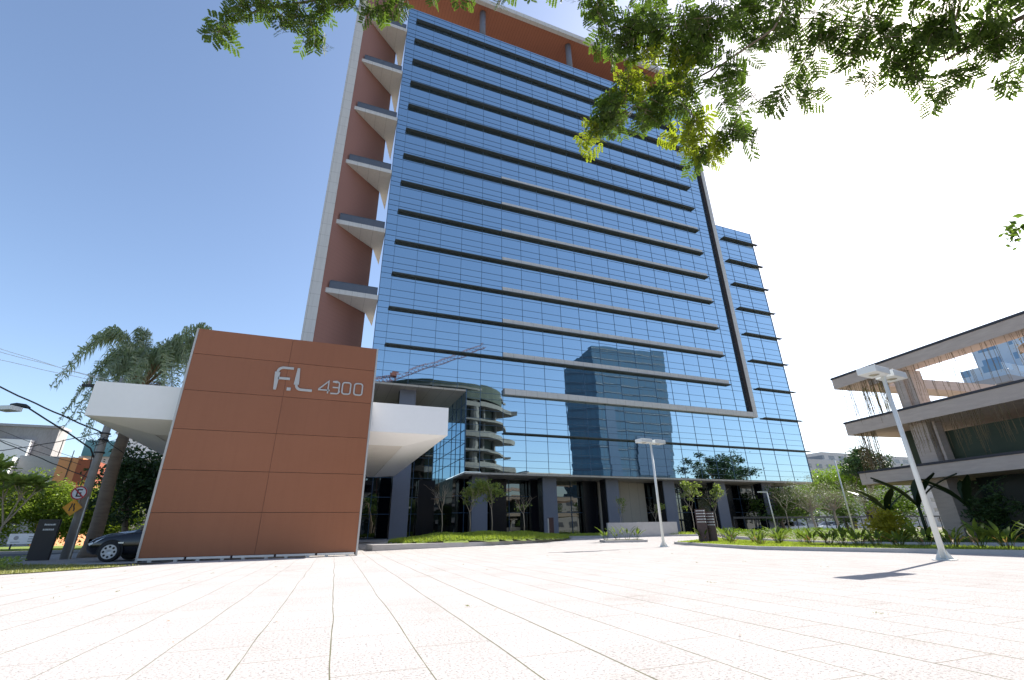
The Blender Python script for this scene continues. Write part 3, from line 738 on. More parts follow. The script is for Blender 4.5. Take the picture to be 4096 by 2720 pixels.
# ------------------------------------------------------------------ LEFT: palm, pole, signs, totem, car ...
def palm(loc, zt):
    T = thing('palm_tree', 'palm with a leaning-looking ringed trunk and drooping feathery fronds above the white canopy', 'palm tree', loc); x,y,z = loc
    m = MB(); n = 60
    pts = [(x+.05*math.sin(i*.15), y, z+zt*i/n) for i in range(n+1)]
    m.tube(pts,[.30*(1-.25*i/n)+(.018 if i%2 else 0)+(.08*max(0,1-i/4)) for i in range(n+1)],16); build('trunk', m, 'palmtrunk', T, True)
    top = Vector((x,y,z+zt))
    m = MB()
    for k in range(16):
        a = rng.uniform(0,6.28); m.tube([top-Vector((0,0,.5)), top+Vector((math.cos(a)*.35,math.sin(a)*.35,.6)), top+Vector((math.cos(a)*.9,math.sin(a)*.9,1.5))],[.10,.07,.03],6)
    build('leaf_bases', m, 'dead', T, True)
    specs = [(182,3.6,13.4,13.7),(188,3.4,12.4,12.9),(205,2.5,8,10),(200,1.6,7,10),(2,3.4,12.3,9.6),(8,3.8,11.6,9.3),(16,3.3,11,10.2),(-20,2.6,12,12.4),(30,2.8,13,12),(60,2.6,12,11),(95,2.6,11,11),(130,2.7,12,12),(-50,2.6,10,11),(-85,2.5,8.5,10.5),(-120,2.4,9,11.5),(-150,2.6,10,12.5),(5,1.8,11,13.5),(-10,1.3,8,9),(150,1.4,12,10),(255,2.2,7.5,11),(290,2.4,8.5,11.5),(214,2.4,7,10),(-4,2.6,8.5,8.0)]
    for az, L, A_, B_ in specs:
        az = R(az+rng.normal()*5); d = Vector((math.cos(az),math.sin(az),0)); side = Vector((-d.y,d.x,0)); P = []
        N = 18
        for i in range(N):
            t = i/(N-1); P.append(top+Vector((0,0,.3))+d*(L*t)+Vector((0,0,.92*(A_*t-B_*t*t))))
        m = MB(); m.tube(P,[.045*(1-.8*i/(N-1)) for i in range(N)],5,False)
        vs = []; 
        for i in range(130):
            t = .14+.86*i/129; f = t*(N-1); j = min(int(f),N-2); p = P[j].lerp(P[j+1],f-j); tan = (P[j+1]-P[j]).normalized()
            for s in (-1,1):
                ln = 1.0*math.sin(math.pi*min(1,.15+t*.80))**.6*rng.uniform(.7,1.1)
                dd = (side*s*.55+tan*.45+Vector((0,0,.05+rng.normal()*.5))+Vector(rng.normal(size=3))*.2).normalized()
                q = p+dd*ln*.45; e = q+(dd*.4+Vector((0,0,-.9))).normalized()*ln*.55; wv = tan*.024
                m.add([p-wv,p+wv,q+wv*1.3,q-wv*1.3,e],[(0,1,2,3),(3,2,4)])
        build('frond', m, 'l_palm', T)
    m = MB()
    for k in range(130):
        a = rng.uniform(-.6,.9); p = top+Vector((.3,0,.3)); e = p+Vector((math.cos(a)*rng.uniform(.4,1.5),math.sin(a)*.5,rng.uniform(-.9,.5)))
        m.tube([p,p.lerp(e,.5)+Vector((0,0,.15)),e],[.01,.01,.006],3,False)
    build('flower_stalks', m, 'dead', T)
palm((-9.98,29.49,0), 8.0)

UP_ = thing('utility_pole', 'weathered concrete utility pole carrying cables and traffic signs', 'utility pole', (-10.2,27.92,0))
build('pole_shaft', MB().tube([(-10.2,27.92,0),(-10.2,27.92,8.3)],[.20,.13],14), 'pole', UP_, True)
build('conduit', MB().tube([(-10.0,27.72,0),(-10.0,27.72,2.6)],.025,8), 'lamppaint', UP_, True)
m = MB(); m.box(-11.7,-9.2,27.78,27.90,7.72,7.84); ca = build('cross_arm', m, 'cable', UP_)
for x in (-11.45,-10.85,-10.35,-9.8,-9.4): build('insulator', MB().lathe((x,27.84,7.84),[(.05,0),(.07,.04),(.04,.1),(.07,.14),(.04,.2),(.01,.24)],10), 'pole', ca, True)
for z in (4.6,5.2,5.5): build('steel_band', MB().tube([(-10.2,27.92,z-.03),(-10.2,27.92,z+.03)],.21,14), 'cable', UP_)
m = MB()
for i in range(26):
    p = Vector((-10.2-.1,27.75,5.2))+Vector(rng.normal(size=3))*Vector((.25,.08,.25)).length*.45; m.tube([p,p+Vector((rng.normal()*.15,rng.normal()*.05,-.12)),p+Vector((rng.normal()*.25,rng.normal()*.05,.05))],.012,4)
m.tube([(-10.38,27.7,4.6),(-10.3,27.7,3.9),(-10.42,27.7,3.4),(-10.38,27.7,2.4)],.02,6)
build('cable_tangle', m, 'cable', UP_)
m = MB(); m.tube([(-10.3,27.8,4.35),(-10.5,27.7,4.75),(-11.4,27.6,5.35),(-12.4,27.5,5.95),(-13.15,27.4,6.42)],.035,8); ar = build('lamp_arm', m, 'cable', UP_, True)
m = MB(); m.tube([(-13.1,27.4,6.42),(-13.3,27.4,6.50),(-13.6,27.38,6.53),(-13.8,27.37,6.52)],[.05,.10,.10,.05],10); build('lamp_head', m, 'fencem', ar, True)
# cables: top three pale, lower dark
def cable(label, pts, r, mat='cable', group='overhead cables'):
    A, B, sag = Vector(pts[0]), Vector(pts[1]), pts[2]; m = MB(); n = 26
    m.tube([A.lerp(B,t/n)+Vector((0,0,-4*sag*(t/n)*(1-t/n)+.012*math.sin(t*1.7))) for t in range(n+1)], r, 5)
    o = build('overhead_cable', m, mat, loc=A); tag(o, label, 'cable', group)
for (x,z,dz,lab) in ((-10.85,8.08,3.1,'uppermost pale thin cable rising to the left from the insulators'),(-10.35,8.08,2.3,'second pale thin cable from the top, above the street lamp'),(-11.45,8.08,1.9,'third pale thin cable from the top, left of the palm')):
    cable(lab,((x,27.84,z),(x-14.5,23.0,z+dz*1.25),.25),.012,'lamppaint')
cable('thick dark twisted cable sloping down to the concrete pole from upper left',((-10.25,27.8,5.5),(-18.5,25.4,9.3),.12),.035)
cable('dark cable low across the pale houses, ending lower on the concrete pole',((-10.3,27.8,3.45),(-16,26.8,6.0),.05),.02)
cable('dark cable crossing behind the street lamp arm to the left edge',((-10.3,27.8,5.55),(-18,31,4.6),.25),.02)
cable('thin cable hanging from the concrete pole toward the palm trunk',((-10.1,27.8,5.2),(-7.2,31,3.6),.2),.018)
for i,(z1,x1,lab) in enumerate(((6.8,-20,'upper of two thin wires crossing the stained grey building'),(6.1,-20,'lower of two thin wires crossing the stained grey building'))):
    cable(lab,((-11,28.6,4.3-.2*i),(x1,27.0,z1+1.2),.15),.01)
# traffic signs on the pole
NP = thing('no_parking_sign', 'round white no parking sign with crossed out letter E on the concrete pole', 'traffic sign', (-10.35,27.62,2.75))
def disc(c, r0, r1, y0, y1, n=32, a0=0):
    m = MB()
    for k in range(n):
        t0, t1 = 2*math.pi*k/n, 2*math.pi*(k+1)/n
        q = lambda r, t, y: (c[0]+r*math.cos(t), y, c[1]+r*math.sin(t))
        if r0 > 0: m.add([q(r0,t0,y0),q(r0,t1,y0),q(r1,t1,y0),q(r1,t0,y0),q(r0,t0,y1),q(r0,t1,y1),q(r1,t1,y1),q(r1,t0,y1)],[(0,3,2,1),(4,5,6,7),(3,7,6,2),(0,1,5,4)])
    if r0 == 0: m.v += [(c[0]+r1*math.cos(2*math.pi*k/n+a0), y, c[1]+r1*math.sin(2*math.pi*k/n+a0)) for y in (y0,y1) for k in range(n)]; m.f += [tuple(range(n)),tuple(range(n,2*n))[::-1]]+[(k,(k+1)%n,(k+1)%n+n,k+n) for k in range(n)]
    return m
cx, cz = -10.35, 2.75
build('sign_face', disc((cx,cz),0,.30,27.60,27.62), 'signwhite', NP); build('red_ring', disc((cx,cz),.245,.295,27.592,27.599), 'redpaint', NP)
m = ribbon([(cx+.11,cz+.14),(cx-.06,cz+.14),(cx-.06,cz-.14),(cx+.11,cz-.14)],.055,False,.006,27.598); q = ribbon([(cx-.06,cz),(cx+.09,cz)],.05,False,.006,27.598); m.add(q.v,q.f); build('letter', m, 'signblack', NP)
build('slash', ribbon([(cx-.18,cz+.18),(cx+.18,cz-.18)],.05,False,.004,27.591), 'redpaint', NP)
DS = thing('warning_sign', 'amber diamond warning sign with two black lines under the round sign', 'traffic sign', (-10.4,27.6,2.15))
cx, cz = -10.42, 2.13
build('sign_face', disc((cx,cz),0,.36,27.60,27.62,4), 'signyellow', DS)
m = ribbon([(cx-.08,cz-.15),(cx-.08,cz-.05),(cx-.04,cz+.05),(cx-.04,cz+.17)],.045,False,.006,27.598); q = ribbon([(cx+.08,cz-.15),(cx+.08,cz-.05),(cx+.04,cz+.05),(cx+.04,cz+.17)],.045,False,.006,27.598); m.add(q.v,q.f); build('black_lines', m, 'signblack', DS)

def textline(m, x0, x1, y, z, h):       # illegible small lettering: short strokes
    x = x0
    while x < x1:
        w_ = h*rng.uniform(.45,.8); m.box(x,min(x+w_*.8,x1),y-.006,y,z,z+h*rng.uniform(.75,1)); x += w_*1.15
TT = thing('totem_sign', 'black upright totem sign with two white lines of text at the road edge', 'sign', (-10.85,27.2,0))
build('sign_body', MB().box(-11.22,-10.48,27.1,27.25,.0,1.62), 'black', TT, bevel=.01)
m = MB(); textline(m,-10.98,-10.6,27.098,1.38,.07); textline(m,-10.98,-10.6,27.098,1.18,.07); build('lettering', m, 'text', TT)
BB = thing('low_billboard', 'low wide pale green board with a dark emblem standing on the far verge', 'sign', (-18.7,44,0.2))
build('board', MB().box(-19.5,-17.8,44.0,44.06,.55,1.2), 'signwhite', BB)
m = disc((-19.1,.93),0,.13,43.985,43.998,20); 
for i in range(3): m.box(-18.45,-18.1,43.985,43.998,.68+.15*i,.74+.15*i)
textline(m,-19.35,-18.85,43.998,.65,.05); build('emblem', m, 'grey_r', BB)
m = MB(); m.box(-19.3,-19.22,44,44.05,.1,.55); m.box(-18.1,-18.02,44,44.05,.1,.55); build('legs', m, 'fencem', BB)

# car
def car(label, loc, rot, mat, group=None, name='parked_car', mirror=False):
    T = thing(name, label, 'car', loc, group)
    # stations along length (x: 0 nose .. 4.0 tail): (x, halfwidth, z_bottom, z_belt, roof_z or None, roof halfwidth)
    st = [(0,.50,.42,.52,.56,.40),(.05,.66,.30,.60,.66,.50),(.25,.78,.24,.68,.76,.60),(.6,.83,.22,.76,.86,.64),(1.0,.85,.22,.82,.93,.66),(1.25,.855,.22,.86,.97,.66),(1.6,.86,.22,.89,1.22,.60),(1.95,.86,.22,.90,1.41,.56),(2.4,.86,.22,.91,1.47,.56),(2.9,.86,.22,.92,1.46,.56),(3.3,.85,.24,.93,1.38,.56),(3.6,.84,.28,.94,1.2,.58),(3.8,.80,.32,.94,1.0,.62),(3.86,.72,.4,.8,.85,.6)]
    m = MB(); ring_n = 0
    for (x,w_,zb,zs,zr,wr) in st:
        half = [(w_*.80,zb),(w_*.97,zb+.10),(w_,zb+.28),(w_*.985,zs-.06),(w_*.93,zs),(wr+(w_*.9-wr)*.12,zr-.08 if zr > zs+.1 else zr-.01),(wr*.72,zr),(0,zr+.015)]
        r_ = [(x,-y,z) for y,z in half]+[(x,y,z) for y,z in half[-2::-1]]
        ring_n = len(r_); m.v += r_
    nst = len(st)
    glass = MB(); glass.v = list(m.v)
    for i in range(nst-1):
        for k in range(ring_n-1):
            f = (i*ring_n+k, i*ring_n+k+1, (i+1)*ring_n+k+1, (i+1)*ring_n+k)
            side = k in (4, ring_n-6); top = k in (5,6,ring_n-8,ring_n-7)
            isg = (side and 5 <= i <= 10) or ((top or side) and i in (5,6)) or ((top) and i in (10,11))
            (glass if isg else m).f.append(f)
    m.f.append(tuple(range(ring_n))[::-1]); m.f.append(tuple(range((nst-1)*ring_n,nst*ring_n)))
    cr, sr = math.cos(rot), math.sin(rot)
    def tf(mb): mb.v = [(loc[0]+(x-.8)*cr-y*sr, loc[1]+(x-.8)*sr+y*cr, loc[2]+z) for x,y,z in mb.v]; return mb
    bd = build('body', tf(m), mat, T, True)
    build('windows', tf(glass), 'carglass', T, True)
    for wx in (.78,3.12):
        for s in (-1,1):
            y = s*.80
            a = MB(); a.lathe((wx,y-.02 if s < 0 else y-.08,.31),[(.37,.02),(.372,.07)],26,'y'); 
            w_ = MB().lathe((wx,y-.10,.31),[(.2,0),(.28,-.01),(.305,.02),(.31,.10),(.305,.18),(.28,.2),(.2,.19)],26,'y'); wh = build('wheel', tf(w_), 'tyre', T, True)
            rm = MB(); yy = y-.112 if s < 0 else y+.102
            rm.lathe((wx,yy,.31),[(.001,-.012*(-s)*-1),(.07,0),(.21,.0),(.215,.01)],24,'y'); build('hubcap', tf(rm), 'rim', wh, False)
            hl = MB()
            for q in range(8):
                t = q*math.pi/4; d_ = MB().lathe((wx+.15*math.cos(t),yy+(-.004 if s < 0 else .004),.31+.15*math.sin(t)),[(.001,0),(.036,.001),(.036,.002)],8,'y'); hl.add(d_.v,d_.f)
            build('hubcap_holes', tf(hl), 'tyre', wh)
            ac = MB()
            for q in range(18):
                t0, t1 = -.25+q*(math.pi+.5)/18, -.25+(q+1)*(math.pi+.5)/18; ysd = s*.868
                ac.add([(wx+r_*math.cos(t),ysd,.31+r_*math.sin(t)) for r_,t in ((.0,t0),(.36,t0),(.36,t1))],[(0,1,2)])
            build('wheel_arch', tf(ac), 'tyre', bd)
    for s in (-1,1):
        h_ = MB(); h_.add([(.10,s*.70,.56),(.55,s*.832,.74),(.34,s*.79,.60),(.14,s*.72,.5)],[(0,1,2,3)]); h_.v = [(x-.01,y*1.012,z) for x,y,z in h_.v]; build('headlight', tf(h_), 'rim', T)
        mr = MB(); mr.box(1.5,1.66,s*.9-.09,s*.9+.09,.92,1.04); build('door_mirror', tf(mr), mat, T, bevel=.02)
    g_ = MB(); g_.box(-.012,.02,-.35,.35,.40,.5); g_.box(.95,1.1,-.872,-.865,.55,.59); build('grille', tf(g_), 'silver', T)
    return T
BC = car('black hatchback car with silver hubcaps parked half behind the sign wall', (-7.12,24.2,.0), R(-4), 'carpaint'); BC.scale = (1.17,1.17,1.17)

# ------------------------------------------------------------------ vegetation, left
hedge_specs = [(-20.8,45.5,5.2,2.3),(-18.4,46.5,4.6,2.0),(-16.6,45.6,4.3,1.9),(-23.5,47,6.2,2.6),(-14.6,46.4,5.0,1.8)]
labs = ['leafy roadside tree second from the left behind the low board','leafy roadside tree third from the left, above the low board','leafy roadside tree just left of the concrete pole','leafy roadside tree at the left edge under the broad leaves','leafy roadside tree between the concrete pole and the palm trunk']
for (x,y,h,r),lb in zip(hedge_specs,labs):
    tree('roadside_tree', lb, 'tree', (x,y,.2), h, (r,r*.9,h*.47), .10, 90, 120, .20, ('l_road' if x > -22 else 'l_mid'), clump_r=.6, group='roadside trees beyond the street', shell=.35, limbs=8, crown_z=h*.56)
for (x,y,h,r,lb) in ((-11.5,38.5,7.0,2.5,'dark dense tree behind the palm trunk under the white canopy'),(-8.8,37.5,7.4,2.6,'dark dense tree beside the sign wall behind the black car'),(-10.2,43,8.2,3.0,'taller dark tree behind, above the black car bonnet')):
    tree('dark_tree', lb, 'tree', (x,y,.1), h, (r,r,h*.42), .2, 60, 120, .25, 'l_dark', clump_r=.9, group='dark trees under the canopy', shell=.2, limbs=8)
def plumeria(loc, h, label):
    T = thing('broad_leaved_tree', label, 'tree', loc, 'broad leaved trees at the left edge'); x,y,z = loc; b = MB(); lv = MB()
    def br(p, d, L, r, dep):
        e = p+d*L; b.tube([p,p.lerp(e,.5)+Vector((rng.normal()*.03,rng.normal()*.03,0)),e],[r,r*.85,r*.75],7,False)
        if dep == 0:
            for k in range(18):
                a = k*2.4; dd = Vector((math.cos(a),math.sin(a),rng.uniform(-.2,1.5))).normalized(); s = dd.cross(Vector((0,0,1))).normalized(); L2 = rng.uniform(.5,.75); pts = []
                for q,(t,w_) in enumerate(((0,.01),(.3,.06),(.65,.09),(.88,.055),(1,.005))):
                    c = e+dd*L2*t+Vector((0,0,-.16*t*t)); pts += [c-s*w_+Vector((0,0,.02)),c,c+s*w_+Vector((0,0,.02))]
                lv.add(pts,[(3*i+j,3*i+j+1,3*i+j+4,3*i+j+3) for i in range(4) for j in range(2)])
            return
        for k in range(3):
            nd = (d+Vector((rng.normal()*.55,rng.normal()*.55,.25))).normalized(); br(e,nd,L*.72,r*.7,dep-1)
    br(Vector(loc),Vector((.22,0,1)),h*.45,.05,2)
    build('branches', b, 'palebark', T, True); build('leaves', lv, 'l_plum', T, True)
plumeria((-12.5,24.2,.0),3.5,'broad leaved tree with pale branches at the very left edge'); plumeria((-11.5,24.6,.0),3.0,'smaller broad leaved tree right of the one at the left edge, before the orange house')

# ------------------------------------------------------------------ buildings, left distance
def block(name, label, x0, x1, y0, y1, z1, mat, extra=()):
    T = thing(name, label, 'building', ((x0+x1)/2,(y0+y1)/2,0)); build('walls', MB().box(x0,x1,y0,y1,0,z1), mat, T)
    for nm, bx, mt in extra:
        build(nm, MB().box(*bx), mt, T)
    return T
block('grey_building','tall rain stained grey concrete building at the far left',-44,-34.3,80,82.5,14.6,'stained',[('white_annex',(-40,-36.4,79,79.9,0,12.8),'white'),('roof_cap',(-44.2,-34.1,79.8,82.7,14.6,14.9),'grey_r')])
block('low_grey_house','plain grey house between the stained building and the orange house',-33.6,-29.2,72,74,9.9,'grey_r',[('white_wing',(-37,-33.7,71,73,0,9.6),'white')])
block('orange_house','orange rendered house with a rusty red upper box',-29.1,-26.9,70,78,9.6,'orange',[('red_box',(-26.9,-25.6,69,74,6.8,9.3),'brick_r'),('drain_pipe',(-28.0,-27.93,69.9,69.97,4,10.4),'fencem')])
T = block('apartment_building','pale apartment block with teal glass penthouse behind the concrete pole',-36.0,-24,92,104,12.6,'apt',[('glass_penthouse',(-35.6,-31.6,91.5,95,12.6,15.0),'teal'),('penthouse',(-31.5,-25.6,92.5,100,12.6,16.2),'white'),('roof_slab',(-32.2,-25,91.8,101,16.2,16.6),'apt')])
block('cream_house','low cream house glimpsed under the dark trees',-15,-7.5,64,72,3.6,'apt')
block('distant_block','wide pale apartment block low behind the roadside trees',-60,-38,100,110,9,'apt')
for nm,x in (('antenna',-31.0),('antenna',-27.6)):
    o = build(nm, MB().tube([(x,74,9.4),(x,74,12.2)],.05,5), 'fencem', loc=(x,74,9.4)); tag(o, 'thin mast on the roof '+('of the plain grey house' if x < -30 else 'of the orange house'), 'antenna', 'roof masts')

# ------------------------------------------------------------------ small trees by the lobby
def sapling(base, h, label, leafy, spread=.5, mat='l_young', bark='palebark', leaf=.16, per=26, group='saplings before the tower lobby', depth=3):
    T = thing('young_tree', label, 'tree', base, group); m = MB(); p = Vector(base); fork = h*.42
    m.tube([p,p+Vector((.03,0,fork*.5)),p+Vector((-.02,0,fork))],[.038,.03,.026],7); build('trunk', m, bark, T, True)
    b = MB(); tips = []
    for k in range(3):
        a = k*2.1+rng.uniform(0,1); d = Vector((math.cos(a)*spread,math.sin(a)*spread,1)).normalized(); tips += bare_branches(b, p+Vector((-.02,0,fork-.02)), d, h*.22, .018, depth)
    build('branches', b, bark, T, True)
    if leafy:
        P = np.concatenate([np.array(t)+rng.normal(size=(int(per),3))*np.array([.15,.15,.09]) for t in tips if t.z > base[2]+h*.45][:int(leafy)])
        V,F = leaf_quads(P, leaf, .6, .5, .4); build('crown', MB().np(V,F), mat, T)
    return T
sapling((7.25,31,.60),3.4,'bare pale branching young tree on the grass mound',0,.45)
sapling((9.1,31,.62),3.4,'leafy young tree with tiered foliage right of the bare one on the grass mound',34,.55,per=34)
sapling((10.6,31,.66),3.7,'fullest young tree, third from the left on the grass mound',50,.42,'l_young',leaf=.18,per=34)
sapling((12.9,31,.60),3.1,'thin nearly bare young tree, rightmost on the grass mound',4,.42,per=12,depth=2)
sapling((29.0,33,.4),4.3,'leafy young tree rising behind the brown directory sign',22,.4,leaf=.22,group='saplings right of the concrete box')
sapling((32.9,34.5,.4),4.2,'sparse young tree between two dark lobby columns right of the directory sign',14,.35,leaf=.22,group='saplings right of the concrete box')
sapling((22.6,34,.4),3.0,'small sapling behind the left half of the concrete box',6,.3,per=30,group='saplings right of the concrete box')
sapling((26.0,34,.4),2.8,'small sapling crossing the lamp pole behind the concrete box',8,.3,per=30,group='saplings right of the concrete box')
for (x,y,h,lb) in ((41.0,34,4.6,'leafless twiggy shrub tree right of the L shaped lamp'),):
    sapling((x,y,.3),h,lb,0,.5,group='saplings right of the concrete box',depth=4)
for (x,y,h,r,lb) in ((47.0,36,5.6,2.3,'grey green feathery tree at the tower corner'),(51.8,37,6.2,2.9,'larger grey green feathery tree left of the tall bare mast'),(54.8,35,4.6,2.0,'low grey green feathery tree beside the terrace building')):
    tree('olive_tree', lb, 'tree', (x,y,.2), h, (r,r,h*.38), .11, 55, 60, .17, 'l_olive','palebark', clump_r=.55, group='grey green trees right of the tower', shell=.2, limbs=16, aspect=.22)
tree('spreading_tree','bright green flat topped spreading tree behind the grey green trees','tree',(88,60,0),11.3,(10,6,2.9),.4,90,170,.42,'l_bright',clump_r=1.5,group=None,shell=.35,crown_z=8.3)
tree('tall_dark_tree','dark tall tree peeping over the terrace building slab','tree',(79.5,50,0),13,(3.6,3.0,3.2),.3,50,110,.42,'l_dark',clump_r=1.0,shell=.3)
for (x,y,lb) in ((52,44,'dark green shrub tree seen between the tower columns, left one'),(58,47,'dark green shrub tree beyond the last tower column'),(66,46,'dark green tree behind the fence and tall mast'),(74,44,'dark green tree behind the fence nearest the terrace building')):
    tree('shade_tree', lb, 'tree', (x,y,0), 5.6, (3.2,2.6,2.2), .2, 40, 110, .32, 'l_mid', clump_r=1.0, shell=.3, group='dark green trees beyond the fence')

# strelitzia / paddle leaved clumps
def paddle(base, h, n, m):
    p0 = Vector(base)
    for k in range(n):
        a = rng.uniform(0,6.28); lean = rng.uniform(.12,.85); L = h*rng.uniform(.55,1.05); d = Vector((math.cos(a)*lean,math.sin(a)*lean,1)).normalized(); s = Vector((-math.sin(a),math.cos(a),0))
        st = p0+Vector((math.cos(a)*.08,math.sin(a)*.08,0)); q = st+d*L*.45
        m.tube([st,q],[.010,.007],3,False); pts = []
        for i in range(6):
            t = i/5; w_ = [.008,.04,.055,.047,.025,.003][i]*(h/.8); c = q+d*L*.58*t+Vector((math.cos(a),math.sin(a),-.5))*.22*L*t*t
            up = Vector((0,0,.02)); pts += [c-s*w_+up,c,c+s*w_+up]
        m.add(pts,[(3*i+j,3*i+j+1,3*i+j+4,3*i+j+3) for i in range(5) for j in range(2)])
SL = [(20.4,22.6,.8),(21.0,21.2,.9),(22.0,22.6,1.0),(21.3,19.9,.8),(20.6,19.2,.85),(21.2,18.3,.9),(20.3,17.6,.8),(20.4,16.4,.85),(19.9,15.6,.9),(19.9,14.8,.8),(19.7,14.1,.85),(19.5,13.3,.95),(19.6,12.7,.8),(19.7,12.0,.95),(20.0,11.3,1.0),(20.2,10.6,.9),(20.1,9.8,1.15),(20.3,9.2,1.05),(20.7,8.3,1.1),(21.0,7.3,1.0),(18.8,19.0,.7),(18.4,16.9,.7)]
for i,(x,y,h) in enumerate(SL):
    T = thing('paddle_plant','upright paddle leaved plant in the kerbed bed along the plaza','plant',(x,y,.1),'paddle leaved plants along the right kerb')
    m = MB(); paddle((x,y,.1),h*rng.uniform(.85,1.15),int(rng.integers(9,19)),m); build('leaves', m, 'l_strel', T, True)
    m = MB(); paddle((x+.05,y,.1),h*.55,4,m); build('dry_leaves', m, 'dead', T, True)
for x,y in ((16.9,27.3),(17.8,27.35),(18.5,27.3),(19.2,27.35)):
    T = thing('paddle_plant','sparse dry stemmed plant in the small bed before the concrete box','plant',(x,y,.1+gz(x,y)),'sparse plants in the small bed')
    m = MB(); paddle((x,y,.1+gz(x,y)),.95,8,m); build('leaves', m, 'l_strel', T, True)
# big shrubs before terrace building
for (x,y,h,r,mt,lb) in ((25.2,15.6,1.7,.8,'l_yellow','yellow green shrub at the corner of the terrace building'),(27.2,12.4,2.6,1.0,'l_dark','dark shrub under the lowest slab of the terrace building'),(27.6,9.6,2.2,1.1,'l_dark','dark shrub against the lower wall right of the lamp'),(27.4,6.6,2.0,1.0,'l_dark','dark shrub at the right edge below the slab'),(31,18.6,3.0,1.3,'l_mid','green shrub under the corner of the lowest slab')):
    T = thing('garden_shrub', lb, 'shrub', (x,y,.1), 'shrubs before the terrace building'); P,_ = crown_points((x,y,h*.5),(r,r,h*.48),26,70,.35,.2); V,F = leaf_quads(P,.17,.5,.5); build('foliage', MB().np(V,F), mt, T)
def banana(base, h, label, n=5):
    T = thing('banana_plant', label, 'plant', base, 'dark banana plants before the terrace building'); m = MB(); p0 = Vector(base)
    m.tube([p0,p0+Vector((0,0,h*.45))],[.09,.06],8)
    for k in range(n):
        a = k*6.28/n+rng.uniform(0,.6); d = Vector((math.cos(a)*.55,math.sin(a)*.55,1)).normalized(); s = Vector((-math.sin(a),math.cos(a),0)); q = p0+Vector((0,0,h*.42)); L = h*.58; pts = []
        for i in range(9):
            t = i/8; w_ = .19*math.sin(math.pi*(.06+t*.9))**.6; c = q+d*L*t+Vector((math.cos(a),math.sin(a),-.7))*.35*L*t*t; pts += [c-s*w_*rng.uniform(.75,1.1)+Vector((0,0,-.03)),c+Vector((0,0,.03)),c+s*w_*rng.uniform(.75,1.1)+Vector((0,0,-.03))]
        m.add(pts,[(3*i+j,3*i+j+1,3*i+j+4,3*i+j+3) for i in range(8) for j in range(2)])
    build('leaves', m, 'l_vdark', T, True)
banana((26.6,14.8,.1),3.7,'tall dark banana plant left of the first terrace column'); banana((26.9,13.0,.1),3.4,'dark banana plant beside the grey lamp pole'); banana((25.6,8.2,.1),3.6,'dark banana plant at the right edge before the terrace building'); banana((27.8,17.0,.1),3.2,'dark banana plant at the terrace building corner')

# ------------------------------------------------------------------ street furniture, middle and right
T = thing('concrete_box','long low grey concrete box wall before the lobby','planter wall',(23,32,.3))
m = MB(); m.obox((20.05,31.9),(.985,-.17),(.17,.985),(.28,1.32),0,2.35,0,.3); m.obox((22.36,31.5),(1,.02),(-.02,1),(.28,1.34),.0,3.75,0,.3); build('box_walls', m, 'kerb', T)
DSN = thing('directory_sign','dark brown double panel directory sign with white arrows in the planting bed','sign',(20.4,22.3,.1))
e1 = (.62,-.78); e2 = (.78,.62)
m = MB(); m.obox((20.35,22.5),e1,e2,(.1,1.86),-.28,.28,-.05,.05); build('front_panel', m, 'brown', DSN)
m = MB(); m.obox((20.85,22.35),e1,e2,(.1,1.72),-.25,.25,-.05,.05); build('rear_panel', m, 'brown', DSN)
m = MB()
for (c,z0,hw) in (((20.35,22.5),1.80,.28),((20.85,22.35),1.64,.25)):
    for k in range(5):
        z = z0-.15*k
        if k == 1 or (k==0): pass
        a = -hw+.06
        while a < hw-.12:
            w_ = rng.uniform(.03,.06); m.obox(c,e1,e2,(z-.045,z-.01),a,a+w_*.8,-.056,-.051); a += w_
        m.obox(c,e1,e2,(z-.06,z),hw-.09,hw-.02,-.056,-.051)
build('white_text', m, 'text', DSN)
T = thing('slim_bollard_sign','slim dark brown bollard standing at the end of the grass mound','bollard',(16.3,34,.3)); build('post', MB().box(16.15,16.55,33.9,34.1,.3,1.76), 'brown', T, bevel=.01); build('side_strip', MB().box(16.11,16.148,33.92,34.08,.3,1.7), 'silver', T)
T = thing('l_shaped_lamp','thin white L shaped lamp post before the last lobby columns','street lamp',(34.7,30,.3)); m = MB(); m.tube([(34.7,30,.3),(34.5,30,3.5)],.045,8); build('post', m, 'lamppaint', T, True); build('arm', MB().box(33.5,34.54,29.95,30.05,3.5,3.58), 'lamppaint', T)
T = thing('mast','tall bare pale mast among the grey green trees','mast',(38,26,.2)); build('post', MB().tube([(38,26,.1),(38,26,5.7)],[.06,.045],10), 'lamppaint', T, True); build('base_plate', MB().box(37.85,38.15,25.85,26.15,.28,.31), 'lamppaint', T)
T = thing('mast','thinner pale mast close to the terrace building corner','mast',(59.4,38,.2)); build('post', MB().tube([(59.4,38,.1),(59.4,38,4.9)],[.07,.05],10), 'lamppaint', T, True); build('base_plate', MB().box(59.2,59.6,37.8,38.2,0,.03), 'lamppaint', T)
T = thing('closed_parasol','closed black parasol beyond the grey green trees','parasol',(55.8,36,0)); build('canvas', MB().lathe((55.8,36,1.3),[(.05,0),(.32,.1),(.38,.9),(.28,1.8),(.06,2.5)],10), 'black', T, True); build('pole', MB().tube([(55.8,36,0),(55.8,36,1.4)],.04,8), 'fencem', T)
T = thing('railing_fence','low dark railing fence with glass panels beyond the trees','fence',(57,43,0)); m = MB(); m.box(42.5,80,42.0,42.08,1.75,1.95)
for x in np.arange(42.5,80,1.6): m.box(x,x+.08,42.0,42.08,0,1.75)
m.box(42.5,80,42,42.06,.35,.42); build('rails', m, 'fencem', T)
for x,lb in ((54,'white car parked beyond the railing fence, left one'),(60.5,'white car parked beyond the railing fence, right one')): car(lb,(x,45.5,0),R(0),'carwhite','cars beyond the fence')
